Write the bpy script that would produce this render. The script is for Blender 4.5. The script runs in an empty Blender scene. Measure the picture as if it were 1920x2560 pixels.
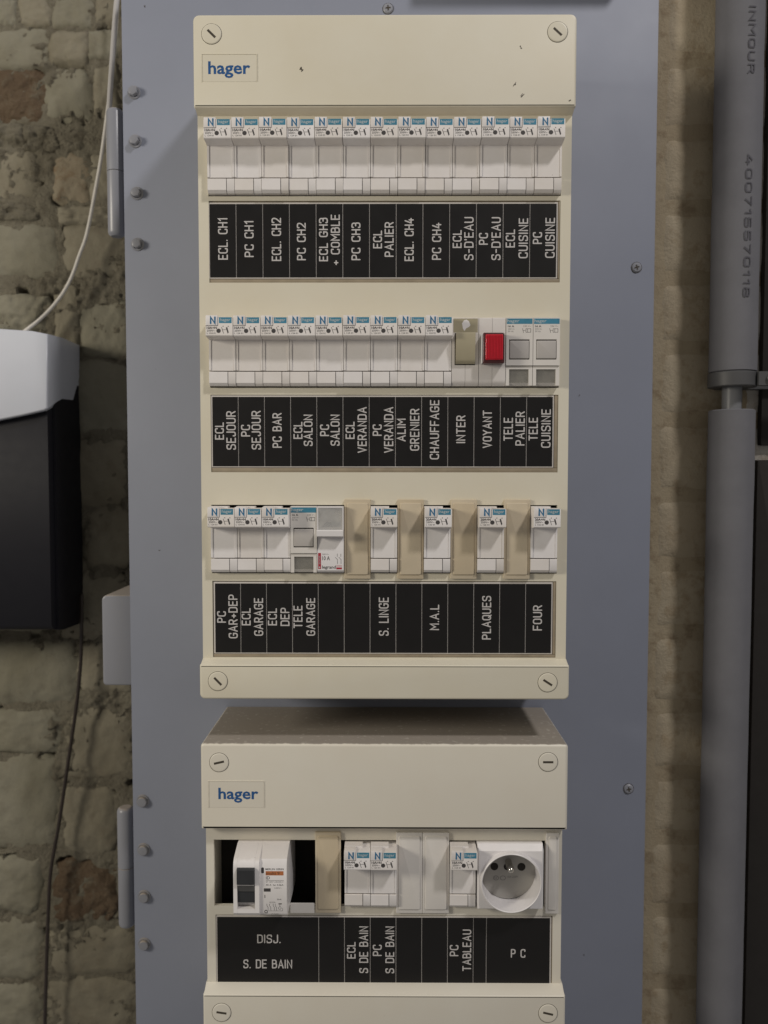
import bpy, bmesh, math, random
from mathutils import Vector, Matrix, noise
random.seed(7)
S = bpy.context.scene
COL = S.collection
MM = 0.001
PI = math.pi
rad = math.radians

# ------------------------------------------------------------------ camera
cam_data = bpy.data.cameras.new('camera')
cam = bpy.data.objects.new('camera', cam_data)
COL.objects.link(cam)
S.camera = cam
cam_data.sensor_fit = 'VERTICAL'
cam_data.sensor_height = 32.0
cam_data.lens = 25.0
cam_data.clip_start = 0.01
cam_data.clip_end = 50.0
PITCH, YAW, ROLL = 0.0480, 0.0054, 0.0007
cp, sp, cy, sy, cr, sr = math.cos(PITCH), math.sin(PITCH), math.cos(YAW), math.sin(YAW), math.cos(ROLL), math.sin(ROLL)
B0 = Matrix(((1, 0, 0), (0, 0, -1), (0, 1, 0)))
RY = Matrix(((cy, 0, sy), (0, 1, 0), (-sy, 0, cy)))
RP = Matrix(((1, 0, 0), (0, cp, -sp), (0, sp, cp)))
RR = Matrix(((cr, -sr, 0), (sr, cr, 0), (0, 0, 1)))
RM = RR @ RP @ RY @ B0
right, down, fwd = Vector(RM[0]), Vector(RM[1]), Vector(RM[2])
rot = Matrix((right, -down, -fwd)).transposed()
cam.matrix_world = Matrix.Translation(Vector((2.67, -622.0, 0.0)) * MM) @ rot.to_4x4()
cam_data.dof.use_dof = True
cam_data.dof.focus_distance = 0.545
cam_data.dof.aperture_fstop = 5.5

# ------------------------------------------------------------------ world and lamps
W = bpy.data.worlds.new('World')
S.world = W
W.use_nodes = True
bg = W.node_tree.nodes['Background']
bg.inputs[0].default_value = (1.0, 0.95, 0.90, 1)
bg.inputs[1].default_value = 0.19
S.view_settings.view_transform = 'Standard'
S.view_settings.look = 'None'
S.view_settings.exposure = 0.0
S.view_settings.gamma = 1.0
S.render.engine = 'CYCLES'
S.cycles.max_bounces = 6
S.cycles.caustics_reflective = False
S.cycles.caustics_refractive = False


def lamp(name, loc, power, color, radius):
    d = bpy.data.lights.new(name, 'POINT')
    d.energy = power
    d.color = color
    d.shadow_soft_size = radius
    o = bpy.data.objects.new(name, d)
    COL.objects.link(o)
    o.location = loc
    return o


lamp('ceiling_lamp', (1.04, -1.12, 1.66), 83.0, (1.0, 0.955, 0.93), 0.11)       # up to the right, behind the viewer
lamp('side_lamp', (-1.12, -0.70, 0.285), 32.0, (1.0, 0.92, 0.78), 0.15)           # level, far to the left


# ------------------------------------------------------------------ materials
def nodes_of(m):
    nt = m.node_tree
    return nt, nt.nodes, nt.links, nt.nodes['Principled BSDF']


def lin(r, g, b):
    def f(c):
        c /= 255.0
        return c / 12.92 if c <= 0.04045 else ((c + 0.055) / 1.055) ** 2.4
    return (f(r), f(g), f(b))


def mat(name, color, rough=0.5, metal=0.0, var=0.10, vscale=25.0, bump=0.0, bscale=900.0, spec=0.5, tint=None, rvar=0.08):
    """plain surface whose colour drifts a little (two noise octaves) and whose grain breaks the highlight"""
    m = bpy.data.materials.new(name)
    m.use_nodes = True
    nt, N, L, p = nodes_of(m)
    p.inputs['Metallic'].default_value = metal
    p.inputs['Specular IOR Level'].default_value = spec
    tc = N.new('ShaderNodeTexCoord')
    mp = N.new('ShaderNodeNewGeometry')
    n1 = N.new('ShaderNodeTexNoise')
    n1.inputs['Scale'].default_value = vscale
    n1.inputs['Detail'].default_value = 6.0
    n1.inputs['Roughness'].default_value = 0.6
    L.new(mp.outputs['Position'], n1.inputs['Vector'])
    ramp = N.new('ShaderNodeValToRGB')
    ramp.color_ramp.elements[0].position = 0.30
    ramp.color_ramp.elements[1].position = 0.70
    c = color
    d = tint if tint else tuple(x * (1 - var) for x in c)
    ramp.color_ramp.elements[0].color = (*d, 1)
    ramp.color_ramp.elements[1].color = (*c, 1)
    L.new(n1.outputs['Fac'], ramp.inputs[0])
    L.new(ramp.outputs[0], p.inputs['Base Color'])
    n2 = N.new('ShaderNodeTexNoise')
    n2.inputs['Scale'].default_value = vscale * 3.3
    n2.inputs['Detail'].default_value = 4.0
    L.new(mp.outputs['Position'], n2.inputs['Vector'])
    mr = N.new('ShaderNodeMapRange')
    mr.inputs['To Min'].default_value = max(0.02, rough - rvar)
    mr.inputs['To Max'].default_value = min(1.0, rough + rvar)
    L.new(n2.outputs['Fac'], mr.inputs['Value'])
    L.new(mr.outputs[0], p.inputs['Roughness'])
    if bump > 0:
        n3 = N.new('ShaderNodeTexNoise')
        n3.inputs['Scale'].default_value = bscale
        n3.inputs['Detail'].default_value = 3.0
        L.new(mp.outputs['Position'], n3.inputs['Vector'])
        b = N.new('ShaderNodeBump')
        b.inputs['Strength'].default_value = bump
        b.inputs['Distance'].default_value = 0.0004
        L.new(n3.outputs['Fac'], b.inputs['Height'])
        L.new(b.outputs[0], p.inputs['Normal'])
    return m


def dusty(m, dust=(0.17, 0.135, 0.105), lo=0.55, hi=0.85, amount=0.92):
    """dust lies on whatever faces up"""
    nt, N, L, p = nodes_of(m)
    src = p.inputs['Base Color'].links[0].from_socket
    g = N.new('ShaderNodeNewGeometry')
    sx = N.new('ShaderNodeSeparateXYZ')
    L.new(g.outputs['Normal'], sx.inputs[0])
    n = N.new('ShaderNodeTexNoise')
    n.inputs['Scale'].default_value = 260.0
    n.inputs['Detail'].default_value = 7.0
    L.new(g.outputs['Position'], n.inputs['Vector'])
    ad = N.new('ShaderNodeMath')
    ad.operation = 'MULTIPLY_ADD'
    L.new(n.outputs['Fac'], ad.inputs[0])
    ad.inputs[1].default_value = 0.5
    L.new(sx.outputs['Z'], ad.inputs[2])
    mr = N.new('ShaderNodeMapRange')
    mr.inputs['From Min'].default_value = lo + 0.25
    mr.inputs['From Max'].default_value = hi + 0.25
    mr.inputs['To Max'].default_value = amount
    L.new(ad.outputs[0], mr.inputs['Value'])
    mx = N.new('ShaderNodeMix')
    mx.data_type = 'RGBA'
    L.new(mr.outputs[0], mx.inputs['Factor'])
    L.new(src, mx.inputs['A'])
    mx.inputs['B'].default_value = (*dust, 1)
    L.new(mx.outputs['Result'], p.inputs['Base Color'])
    rsrc = p.inputs['Roughness'].links[0].from_socket
    mx2 = N.new('ShaderNodeMix')
    L.new(mr.outputs[0], mx2.inputs['Factor'])
    L.new(rsrc, mx2.inputs['A'])
    mx2.inputs['B'].default_value = 0.95
    L.new(mx2.outputs['Result'], p.inputs['Roughness'])
    return m


def specks(m, scale=95.0, size=0.10, color=(0.10, 0.08, 0.06), amount=0.55):
    """sparse small dirt specks"""
    nt, N, L, p = nodes_of(m)
    src = p.inputs['Base Color'].links[0].from_socket
    g = N.new('ShaderNodeNewGeometry')
    v = N.new('ShaderNodeTexVoronoi')
    v.inputs['Scale'].default_value = scale
    L.new(g.outputs['Position'], v.inputs['Vector'])
    n = N.new('ShaderNodeTexNoise')
    n.inputs['Scale'].default_value = 30.0
    L.new(g.outputs['Position'], n.inputs['Vector'])
    mr = N.new('ShaderNodeMapRange')
    mr.inputs['From Min'].default_value = size
    mr.inputs['From Max'].default_value = size * 0.45
    mr.inputs['To Max'].default_value = amount
    L.new(v.outputs['Distance'], mr.inputs['Value'])
    gt = N.new('ShaderNodeMath')
    gt.operation = 'GREATER_THAN'
    gt.inputs[1].default_value = 0.56
    L.new(n.outputs['Fac'], gt.inputs[0])
    mu = N.new('ShaderNodeMath')
    mu.operation = 'MULTIPLY'
    L.new(gt.outputs[0], mu.inputs[0])
    L.new(mr.outputs[0], mu.inputs[1])
    mx = N.new('ShaderNodeMix')
    mx.data_type = 'RGBA'
    L.new(mu.outputs[0], mx.inputs['Factor'])
    L.new(src, mx.inputs['A'])
    mx.inputs['B'].default_value = (*color, 1)
    L.new(mx.outputs['Result'], p.inputs['Base Color'])
    return m


def clear_mat(name, color=(0.8, 0.8, 0.78), alpha=0.35, rough=0.12):
    m = bpy.data.materials.new(name)
    m.use_nodes = True
    nt, N, L, p = nodes_of(m)
    p.inputs['Base Color'].default_value = (*color, 1)
    p.inputs['Roughness'].default_value = rough
    out = N['Material Output']
    t = N.new('ShaderNodeBsdfTransparent')
    t.inputs[0].default_value = (0.9, 0.9, 0.88, 1)
    mx = N.new('ShaderNodeMixShader')
    n = N.new('ShaderNodeTexNoise')
    n.inputs['Scale'].default_value = 180.0
    g = N.new('ShaderNodeNewGeometry')
    L.new(g.outputs['Position'], n.inputs['Vector'])
    mr = N.new('ShaderNodeMapRange')
    mr.inputs['To Min'].default_value = alpha * 0.7
    mr.inputs['To Max'].default_value = alpha * 1.3
    L.new(n.outputs['Fac'], mr.inputs['Value'])
    L.new(mr.outputs[0], mx.inputs[0])
    L.new(t.outputs[0], mx.inputs[1])
    L.new(p.outputs[0], mx.inputs[2])
    L.new(mx.outputs[0], out.inputs['Surface'])
    return m


CREAM = (0.725, 0.69, 0.58)
M = {}
M['cream'] = specks(mat('cream_plastic', CREAM, 0.42, vscale=11, bump=0.08, bscale=1500, tint=(0.68, 0.63, 0.50)), 90, 0.022)
M['cream_low'] = specks(mat('pale_cream_plastic', (0.73, 0.70, 0.615), 0.42, vscale=11, bump=0.08, bscale=1500, tint=(0.695, 0.65, 0.555)), 90, 0.022)
M['cream_dusty'] = specks(dusty(mat('dusty_pale_cream_plastic', (0.73, 0.70, 0.615), 0.42, vscale=11, bump=0.08, bscale=1500, tint=(0.695, 0.65, 0.555)), dust=(0.235, 0.205, 0.175), lo=0.70, hi=0.95), 90, 0.022)
M['cream_blank'] = mat('yellowed_cream_plastic', (0.63, 0.545, 0.405), 0.42, var=0.08, vscale=60, bump=0.05)
def pieces(m, lo=0.93, tint=(1.0, 0.975, 0.93)):
    """each object a little different in tone and yellowing"""
    nt, N, L, p = nodes_of(m)
    src = p.inputs['Base Color'].links[0].from_socket
    oi = N.new('ShaderNodeObjectInfo')
    r = N.new('ShaderNodeValToRGB')
    r.color_ramp.elements[0].color = (lo * tint[0], lo * tint[1], lo * tint[2], 1)
    r.color_ramp.elements[1].color = (1, 1, 1, 1)
    L.new(oi.outputs['Random'], r.inputs[0])
    mx = N.new('ShaderNodeMix')
    mx.data_type = 'RGBA'
    mx.blend_type = 'MULTIPLY'
    mx.inputs['Factor'].default_value = 1.0
    L.new(src, mx.inputs['A'])
    L.new(r.outputs[0], mx.inputs['B'])
    L.new(mx.outputs['Result'], p.inputs['Base Color'])
    return m


M['white'] = specks(dusty(mat('white_plastic', (0.83, 0.81, 0.815), 0.40, var=0.06, vscale=70, bump=0.03, tint=(0.78, 0.755, 0.745)), dust=(0.50, 0.46, 0.42), amount=0.5), 130, 0.06, amount=0.35)
M['white_bright'] = mat('bright_white_plastic', (0.78, 0.76, 0.765), 0.35, var=0.05, vscale=60)
M['white_warm'] = mat('warm_white_plastic', (0.74, 0.71, 0.67), 0.42, var=0.06, vscale=60)
M['grey_button'] = mat('grey_beige_plastic', (0.50, 0.475, 0.45), 0.45, var=0.05)
M['recess'] = mat('shaded_grey_socket_recess', (0.40, 0.385, 0.355), 0.45, var=0.06)  # darker than the white plate: the shade inside the recess is in this colour
M['rocker'] = mat('beige_rocker_plastic', (0.40, 0.36, 0.25), 0.36, var=0.07, vscale=80)
M['gap'] = mat('dark_gap', (0.02, 0.018, 0.016), 0.8)
M['inside'] = mat('dark_interior', (0.018, 0.015, 0.012), 0.85)
M['blue_print'] = mat('blue_print', (0.035, 0.17, 0.33), 0.45, var=0.15, vscale=400)
M['badge'] = mat('light_blue_badge', (0.06, 0.26, 0.40), 0.42, var=0.18, vscale=300)
M['logo_blue'] = mat('logo_blue', (0.022, 0.105, 0.30), 0.45, var=0.2, vscale=300)
M['print_white'] = mat('white_print', (0.50, 0.56, 0.58), 0.5)
M['print_black'] = mat('black_print', (0.07, 0.065, 0.065), 0.5, var=0.3, vscale=900)
M['print_grey'] = mat('grey_print', (0.20, 0.195, 0.19), 0.5, var=0.3, vscale=900)
M['print_red'] = mat('red_print', (0.42, 0.03, 0.05), 0.45)
M['print_orange'] = mat('orange_print', (0.50, 0.17, 0.06), 0.5)
M['label'] = mat('black_label_laminate', (0.010, 0.0092, 0.0092), 0.42, spec=0.35, var=0.12, vscale=30, bump=0.02)
M['engraved'] = mat('engraved_lettering', (0.58, 0.56, 0.55), 0.6, var=0.12, vscale=300)
M['backing'] = mat('white_label_backing', (0.66, 0.62, 0.58), 0.5)
M['holder'] = mat('stained_clear_holder', (0.36, 0.30, 0.215), 0.4, var=0.25, vscale=90)
M['paint'] = specks(dusty(mat('blue_grey_cabinet_paint', (0.268, 0.290, 0.362), 0.55, spec=0.35, vscale=7, bump=0.12, bscale=1100, tint=(0.242, 0.262, 0.325), rvar=0.07), dust=(0.33, 0.29, 0.25), amount=0.7), 60, 0.03)
M['paint_dark'] = dusty(mat('grey_steel_paint', (0.25, 0.258, 0.292), 0.34, var=0.05, vscale=20, bump=0.12, bscale=1300), dust=(0.36, 0.31, 0.26), amount=0.85)
M['screw'] = mat('painted_screw', (0.30, 0.31, 0.35), 0.4, var=0.1)
M['slot'] = mat('dark_slot', (0.055, 0.045, 0.032), 0.7)
M['red_lens'] = mat('red_lens', (0.60, 0.016, 0.034), 0.14, var=0.12, vscale=200)
M['red_dark'] = mat('dark_red_bezel', (0.085, 0.022, 0.024), 0.3)
M['black'] = mat('black_toggle', (0.034, 0.036, 0.040), 0.42, var=0.2, vscale=200)
M['grey_mid'] = mat('grey_toggle', (0.10, 0.10, 0.10), 0.45)
M['clear'] = clear_mat('clear_plastic', (0.7, 0.68, 0.64), 0.16)
M['clear_b'] = clear_mat('scratched_clear_plastic', (0.8, 0.8, 0.8), 0.30)
M['slip'] = mat('grey_label_slip', (0.155, 0.145, 0.125), 0.6, var=0.35, vscale=300)
M['brass'] = mat('nickel_pin', (0.62, 0.60, 0.55), 0.22, metal=1.0)
M['cap_white'] = mat('white_cover_plastic', (0.56, 0.585, 0.65), 0.32, var=0.04, vscale=20, bump=0.03)
M['navy'] = mat('dark_navy_plastic', (0.010, 0.010, 0.014), 0.55, spec=0.25, var=0.1, vscale=30)
M['cable_white'] = mat('white_cable_sheath', (0.70, 0.67, 0.62), 0.4, var=0.08, vscale=80)
M['cable_grey'] = mat('grey_cable_sheath', (0.50, 0.485, 0.475), 0.45, var=0.08)
M['cable_brown'] = mat('brown_cable_sheath', (0.034, 0.024, 0.019), 0.4, var=0.2, vscale=90)
M['foam'] = mat('grey_foam_insulation', (0.155, 0.155, 0.170), 0.85, var=0.10, vscale=50, bump=0.25, bscale=1600)
M['foam_dark'] = mat('dark_foam_insulation', (0.030, 0.026, 0.023), 0.9, var=0.15, vscale=50, bump=0.25, bscale=1600)
M['foam_print'] = mat('foam_print', (0.102, 0.10, 0.118), 0.85, var=0.35, vscale=200)
M['pvc'] = mat('grey_pvc', (0.20, 0.205, 0.215), 0.4, var=0.08)
M['clip'] = mat('grey_clip', (0.085, 0.085, 0.088), 0.5, var=0.15)


def wall_mat(name, a, b, dirt, rough=0.9, bump=0.5, patch=0.85):
    """lime-washed masonry: drifting base, rubbed patches, pits"""
    m = bpy.data.materials.new(name)
    m.use_nodes = True
    nt, N, L, p = nodes_of(m)
    p.inputs['Roughness'].default_value = rough
    p.inputs['Specular IOR Level'].default_value = 0.25
    g = N.new('ShaderNodeNewGeometry')

    def nz(scale, det=8.0, r=0.6):
        n = N.new('ShaderNodeTexNoise')
        n.inputs['Scale'].default_value = scale
        n.inputs['Detail'].default_value = det
        n.inputs['Roughness'].default_value = r
        L.new(g.outputs['Position'], n.inputs['Vector'])
        return n
    n1, n2, n3 = nz(16), nz(70, 9, 0.7), nz(420, 5, 0.7)
    r1 = N.new('ShaderNodeValToRGB')
    r1.color_ramp.elements[0].position = 0.35
    r1.color_ramp.elements[1].position = 0.66
    r1.color_ramp.elements[0].color = (*a, 1)
    r1.color_ramp.elements[1].color = (*b, 1)
    L.new(n1.outputs['Fac'], r1.inputs[0])
    mr = N.new('ShaderNodeMapRange')
    mr.inputs['From Min'].default_value = 0.52
    mr.inputs['From Max'].default_value = 0.64
    mr.inputs['To Max'].default_value = patch
    L.new(n2.outputs['Fac'], mr.inputs['Value'])
    mx = N.new('ShaderNodeMix')
    mx.data_type = 'RGBA'
    L.new(mr.outputs[0], mx.inputs['Factor'])
    L.new(r1.outputs[0], mx.inputs['A'])
    mx.inputs['B'].default_value = (*dirt, 1)
    L.new(mx.outputs['Result'], p.inputs['Base Color'])
    ad = N.new('ShaderNodeMath')
    ad.operation = 'MULTIPLY_ADD'
    ad.inputs[1].default_value = 0.35
    L.new(n3.outputs['Fac'], ad.inputs[0])
    L.new(n2.outputs['Fac'], ad.inputs[2])
    bp = N.new('ShaderNodeBump')
    bp.inputs['Strength'].default_value = bump
    bp.inputs['Distance'].default_value = 0.006
    L.new(ad.outputs[0], bp.inputs['Height'])
    L.new(bp.outputs[0], p.inputs['Normal'])
    return m


M['stone'] = wall_mat('limewashed_stone', (0.182, 0.163, 0.118), (0.238, 0.218, 0.165), (0.165, 0.14, 0.10), bump=0.33, patch=0.45)
M['stone_b'] = wall_mat('greenish_limewashed_stone', (0.188, 0.175, 0.128), (0.230, 0.218, 0.170), (0.165, 0.148, 0.11), bump=0.30, patch=0.4)
M['stone_red'] = wall_mat('bare_red_brick', (0.135, 0.092, 0.058), (0.178, 0.130, 0.085), (0.205, 0.175, 0.125), bump=1.3)
M['stone_tan'] = wall_mat('tan_brick', (0.215, 0.175, 0.12), (0.255, 0.225, 0.165), (0.18, 0.125, 0.075), bump=0.4, patch=0.9)
M['mortar'] = wall_mat('crumbling_lime_mortar', (0.192, 0.172, 0.126), (0.245, 0.224, 0.170), (0.125, 0.108, 0.078), bump=1.3, patch=0.6)
M['ochre'] = wall_mat('shaded_ochre_brick', (0.375, 0.312, 0.222), (0.43, 0.37, 0.27), (0.315, 0.25, 0.165), bump=0.35)  # same wash as the pale bricks, with the shade put into the colour
M['ochre_mortar'] = wall_mat('shaded_ochre_mortar', (0.325, 0.265, 0.18), (0.375, 0.315, 0.22), (0.24, 0.185, 0.12), bump=0.3)  # joints of the shaded strip, darkened in colour like its bricks
M['pale'] = wall_mat('whitewashed_brick', (0.52, 0.49, 0.44), (0.60, 0.57, 0.52), (0.42, 0.36, 0.29), bump=0.3)


for k in ('white', 'badge', 'cream_blank'):
    pieces(M[k])


# ------------------------------------------------------------------ mesh helpers (all in mm)
class MB:
    def __init__(self):
        self.bm = bmesh.new()
        self.mi = 0

    def face(self, vs):
        try:
            f = self.bm.faces.new(vs)
            f.material_index = self.mi
            return f
        except ValueError:
            return None

    def v(self, x, y, z):
        return self.bm.verts.new((x, y, z))

    def box(self, x0, x1, y0, y1, z0, z1):
        q = [self.v(x, y, z) for x in (x0, x1) for y in (y0, y1) for z in (z0, z1)]
        for a in ((0, 1, 3, 2), (4, 6, 7, 5), (0, 4, 5, 1), (2, 3, 7, 6), (0, 2, 6, 4), (1, 5, 7, 3)):
            self.face([q[i] for i in a])
        return self

    def prism_x(self, prof, x0, x1):
        """prof: (y,z) loop, extruded along x"""
        a = [self.v(x0, y, z) for y, z in prof]
        b = [self.v(x1, y, z) for y, z in prof]
        n = len(prof)
        for i in range(n):
            j = (i + 1) % n
            self.face([a[i], a[j], b[j], b[i]])
        self.face(a[::-1])
        self.face(b)
        return self

    def slab(self, outline, yb, yf, bev=0.0, seg=3, back=True):
        """outline (x,z) ccw; extruded from yb to the nearer yf with a rounded front edge"""
        rings = [[self.v(x, yb, z) for x, z in outline]]
        if bev > 0:
            for k in range(seg + 1):
                t = k / seg * PI / 2
                ins = bev * (1 - math.cos(t))
                y = yf + bev * (1 - math.sin(t))
                rings.append([self.v(x, y, z) for x, z in inset(outline, ins)])
        else:
            rings.append([self.v(x, yf, z) for x, z in outline])
        n = len(outline)
        for a, b in zip(rings, rings[1:]):
            for i in range(n):
                j = (i + 1) % n
                self.face([a[i], a[j], b[j], b[i]])
        self.face(rings[-1])
        if back:
            self.face(rings[0][::-1])
        return self

    def sheet(self, outline, y):
        self.face([self.v(x, y, z) for x, z in outline])
        return self

    def rev_y(self, prof, cx, cz, seg=32):
        """prof (r,y): lathe round an axis along y"""
        rings = []
        for r, y in prof:
            if r < 1e-6:
                rings.append([self.v(cx, y, cz)])
            else:
                rings.append([self.v(cx + r * math.cos(2 * PI * i / seg), y, cz + r * math.sin(2 * PI * i / seg)) for i in range(seg)])
        self._skin(rings, seg)
        return self

    def rev_z(self, prof, cx, cy_, seg=32):
        rings = []
        for r, z in prof:
            if r < 1e-6:
                rings.append([self.v(cx, cy_, z)])
            else:
                rings.append([self.v(cx + r * math.cos(2 * PI * i / seg), cy_ + r * math.sin(2 * PI * i / seg), z) for i in range(seg)])
        self._skin(rings, seg)
        return self

    def _skin(self, rings, seg):
        for a, b in zip(rings, rings[1:]):
            if len(a) == 1 and len(b) == 1:
                continue
            for i in range(seg):
                j = (i + 1) % seg
                if len(a) == 1:
                    self.face([a[0], b[j], b[i]])
                elif len(b) == 1:
                    self.face([a[i], a[j], b[0]])
                else:
                    self.face([a[i], a[j], b[j], b[i]])

    def tube(self, pts, r, seg=12):
        pts = [Vector(p) for p in pts]
        rings = []
        for i, p in enumerate(pts):
            t = (pts[min(i + 1, len(pts) - 1)] - pts[max(i - 1, 0)]).normalized()
            u = t.cross(Vector((0, 1, 0)))
            u = (u if u.length > 1e-3 else Vector((1, 0, 0))).normalized()
            w = t.cross(u)
            rings.append([self.bm.verts.new(p + r * (u * math.cos(2 * PI * k / seg) + w * math.sin(2 * PI * k / seg))) for k in range(seg)])
        self._skin(rings, seg)
        self.face(rings[0])
        self.face(rings[-1][::-1])
        return self

    def ribbon(self, pts, w, place):
        """flat stroke along 2-D pts with round ends; place(u,v) -> 3-D"""
        h = w / 2
        n = len(pts)
        closed = n > 3 and (Vector(pts[0]) - Vector(pts[-1])).length < 1e-6
        P = [Vector(p) for p in (pts[:-1] if closed else pts)]
        m = len(P)
        Lp, Rp = [], []
        for i in range(m):
            if closed:
                a, b = P[i - 1], P[(i + 1) % m]
            else:
                a, b = P[max(i - 1, 0)], P[min(i + 1, m - 1)]
            d1 = (P[i] - a).normalized() if (P[i] - a).length > 1e-9 else (b - P[i]).normalized()
            d2 = (b - P[i]).normalized() if (b - P[i]).length > 1e-9 else d1
            n1, n2 = Vector((-d1.y, d1.x)), Vector((-d2.y, d2.x))
            mv = (n1 + n2)
            if mv.length < 1e-6:
                mv = n1
            mv.normalize()
            k = min(2.2, 1.0 / max(0.3, mv.dot(n1)))
            Lp.append(P[i] + mv * h * k)
            Rp.append(P[i] - mv * h * k)
        VL = [self.bm.verts.new(place(*q)) for q in Lp]
        VR = [self.bm.verts.new(place(*q)) for q in Rp]
        for i in range(m if closed else m - 1):
            j = (i + 1) % m
            self.face([VL[i], VR[i], VR[j], VL[j]])
        if not closed:
            for e, s in ((0, -1), (m - 1, 1)):
                d = ((P[1] - P[0]) if e == 0 else (P[-1] - P[-2])).normalized() * s
                nn = Vector((-d.y, d.x))
                cap = [P[e] + h * (nn * math.cos(t) + d * math.sin(t)) for t in (PI * 0.2, PI * 0.4, PI * 0.6, PI * 0.8)]
                first, last = (VL[e], VR[e]) if s == 1 else (VR[e], VL[e])
                self.face([first] + [self.bm.verts.new(place(*q)) for q in cap] + [last])
        return self

    def mesh(self, name, mats, smooth=35):
        bmesh.ops.recalc_face_normals(self.bm, faces=self.bm.faces)
        me = bpy.data.meshes.new(name)
        self.bm.transform(Matrix.Scale(MM, 4))
        self.bm.to_mesh(me)
        self.bm.free()
        for m in (mats if isinstance(mats, (list, tuple)) else [mats]):
            me.materials.append(m)
        if smooth:
            for p in me.polygons:
                p.use_smooth = True
            me.set_sharp_from_angle(angle=rad(smooth))
        return me

    def build(self, name, mats, parent=None, loc=(0, 0, 0), smooth=35):
        return put(name, self.mesh(name, mats, smooth), parent, loc)


def put(name, me, parent=None, loc=(0, 0, 0)):
    o = bpy.data.objects.new(name, me)
    COL.objects.link(o)
    o.location = Vector(loc) * MM
    if parent:
        o.parent = parent
    return o


def inset(poly, d):
    if d == 0:
        return list(poly)
    out = []
    n = len(poly)
    for i in range(n):
        a, b, c = Vector(poly[i - 1]), Vector(poly[i]), Vector(poly[(i + 1) % n])
        d1, d2 = (b - a).normalized(), (c - b).normalized()
        n1, n2 = Vector((-d1.y, d1.x)), Vector((-d2.y, d2.x))
        m = (n1 + n2)
        m.normalize()
        k = 1 / max(0.35, m.dot(n1))
        q = b + m * d * k
        out.append((q.x, q.y))
    return out


def rrect(x0, x1, z0, z1, r=0.0, seg=4):
    if not isinstance(r, (list, tuple)) and r <= 0:
        return [(x0, z0), (x1, z0), (x1, z1), (x0, z1)]
    rs = r if isinstance(r, (list, tuple)) else [r] * 4      # bl, br, tr, tl
    pts = []
    for (cx, cz, a0, q) in ((x0, z0, PI, 0), (x1, z0, 1.5 * PI, 1), (x1, z1, 0, 2), (x0, z1, 0.5 * PI, 3)):
        rr = rs[q]
        if rr <= 0:
            pts.append((cx, cz))
            continue
        ccx = cx + (rr if cx == x0 else -rr)
        ccz = cz + (rr if cz == z0 else -rr)
        for k in range(seg + 1):
            t = a0 + k / seg * PI / 2
            pts.append((ccx + rr * math.cos(t), ccz + rr * math.sin(t)))
    return pts


def circ(cx, cz, r, n=28):
    return [(cx + r * math.cos(2 * PI * i / n), cz + r * math.sin(2 * PI * i / n)) for i in range(n)]


def tag(o, label=None, cat=None, group=None, kind=None):
    if label:
        o['label'] = label
    if cat:
        o['category'] = cat
    if group:
        o['group'] = group
    if kind:
        o['kind'] = kind
    return o


def empty(name, loc, label, cat, group=None):
    o = bpy.data.objects.new(name, None)
    o.empty_display_size = 0.01
    COL.objects.link(o)
    o.location = Vector(loc) * MM
    return tag(o, label, cat, group)


# ------------------------------------------------------------------ lettering
def _arc(pts):
    """polyline whose third value rounds the corner"""
    out = []
    n = len(pts)
    closed = pts[0][:2] == pts[-1][:2]
    for i, p in enumerate(pts):
        r = p[2] if len(p) > 2 else 0
        if r == 0 or (not closed and i in (0, n - 1)):
            out.append((p[0], p[1]))
            continue
        if closed and i == n - 1:
            out.append(out[0])
            continue
        a = Vector(pts[i - 1][:2]) if i > 0 else Vector(pts[n - 2][:2])
        b = Vector(p[:2])
        c = Vector(pts[i + 1][:2])
        d1, d2 = (a - b), (c - b)
        k = min(r, d1.length * 0.5, d2.length * 0.5)
        s, e = b + d1.normalized() * k, b + d2.normalized() * k
        for t in (0, .25, .5, .75, 1):
            q = (1 - t) ** 2 * s + 2 * t * (1 - t) * b + t * t * e
            out.append((q.x, q.y))
    if closed and out[-1] != out[0]:
        out.append(out[0])
    return out


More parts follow.
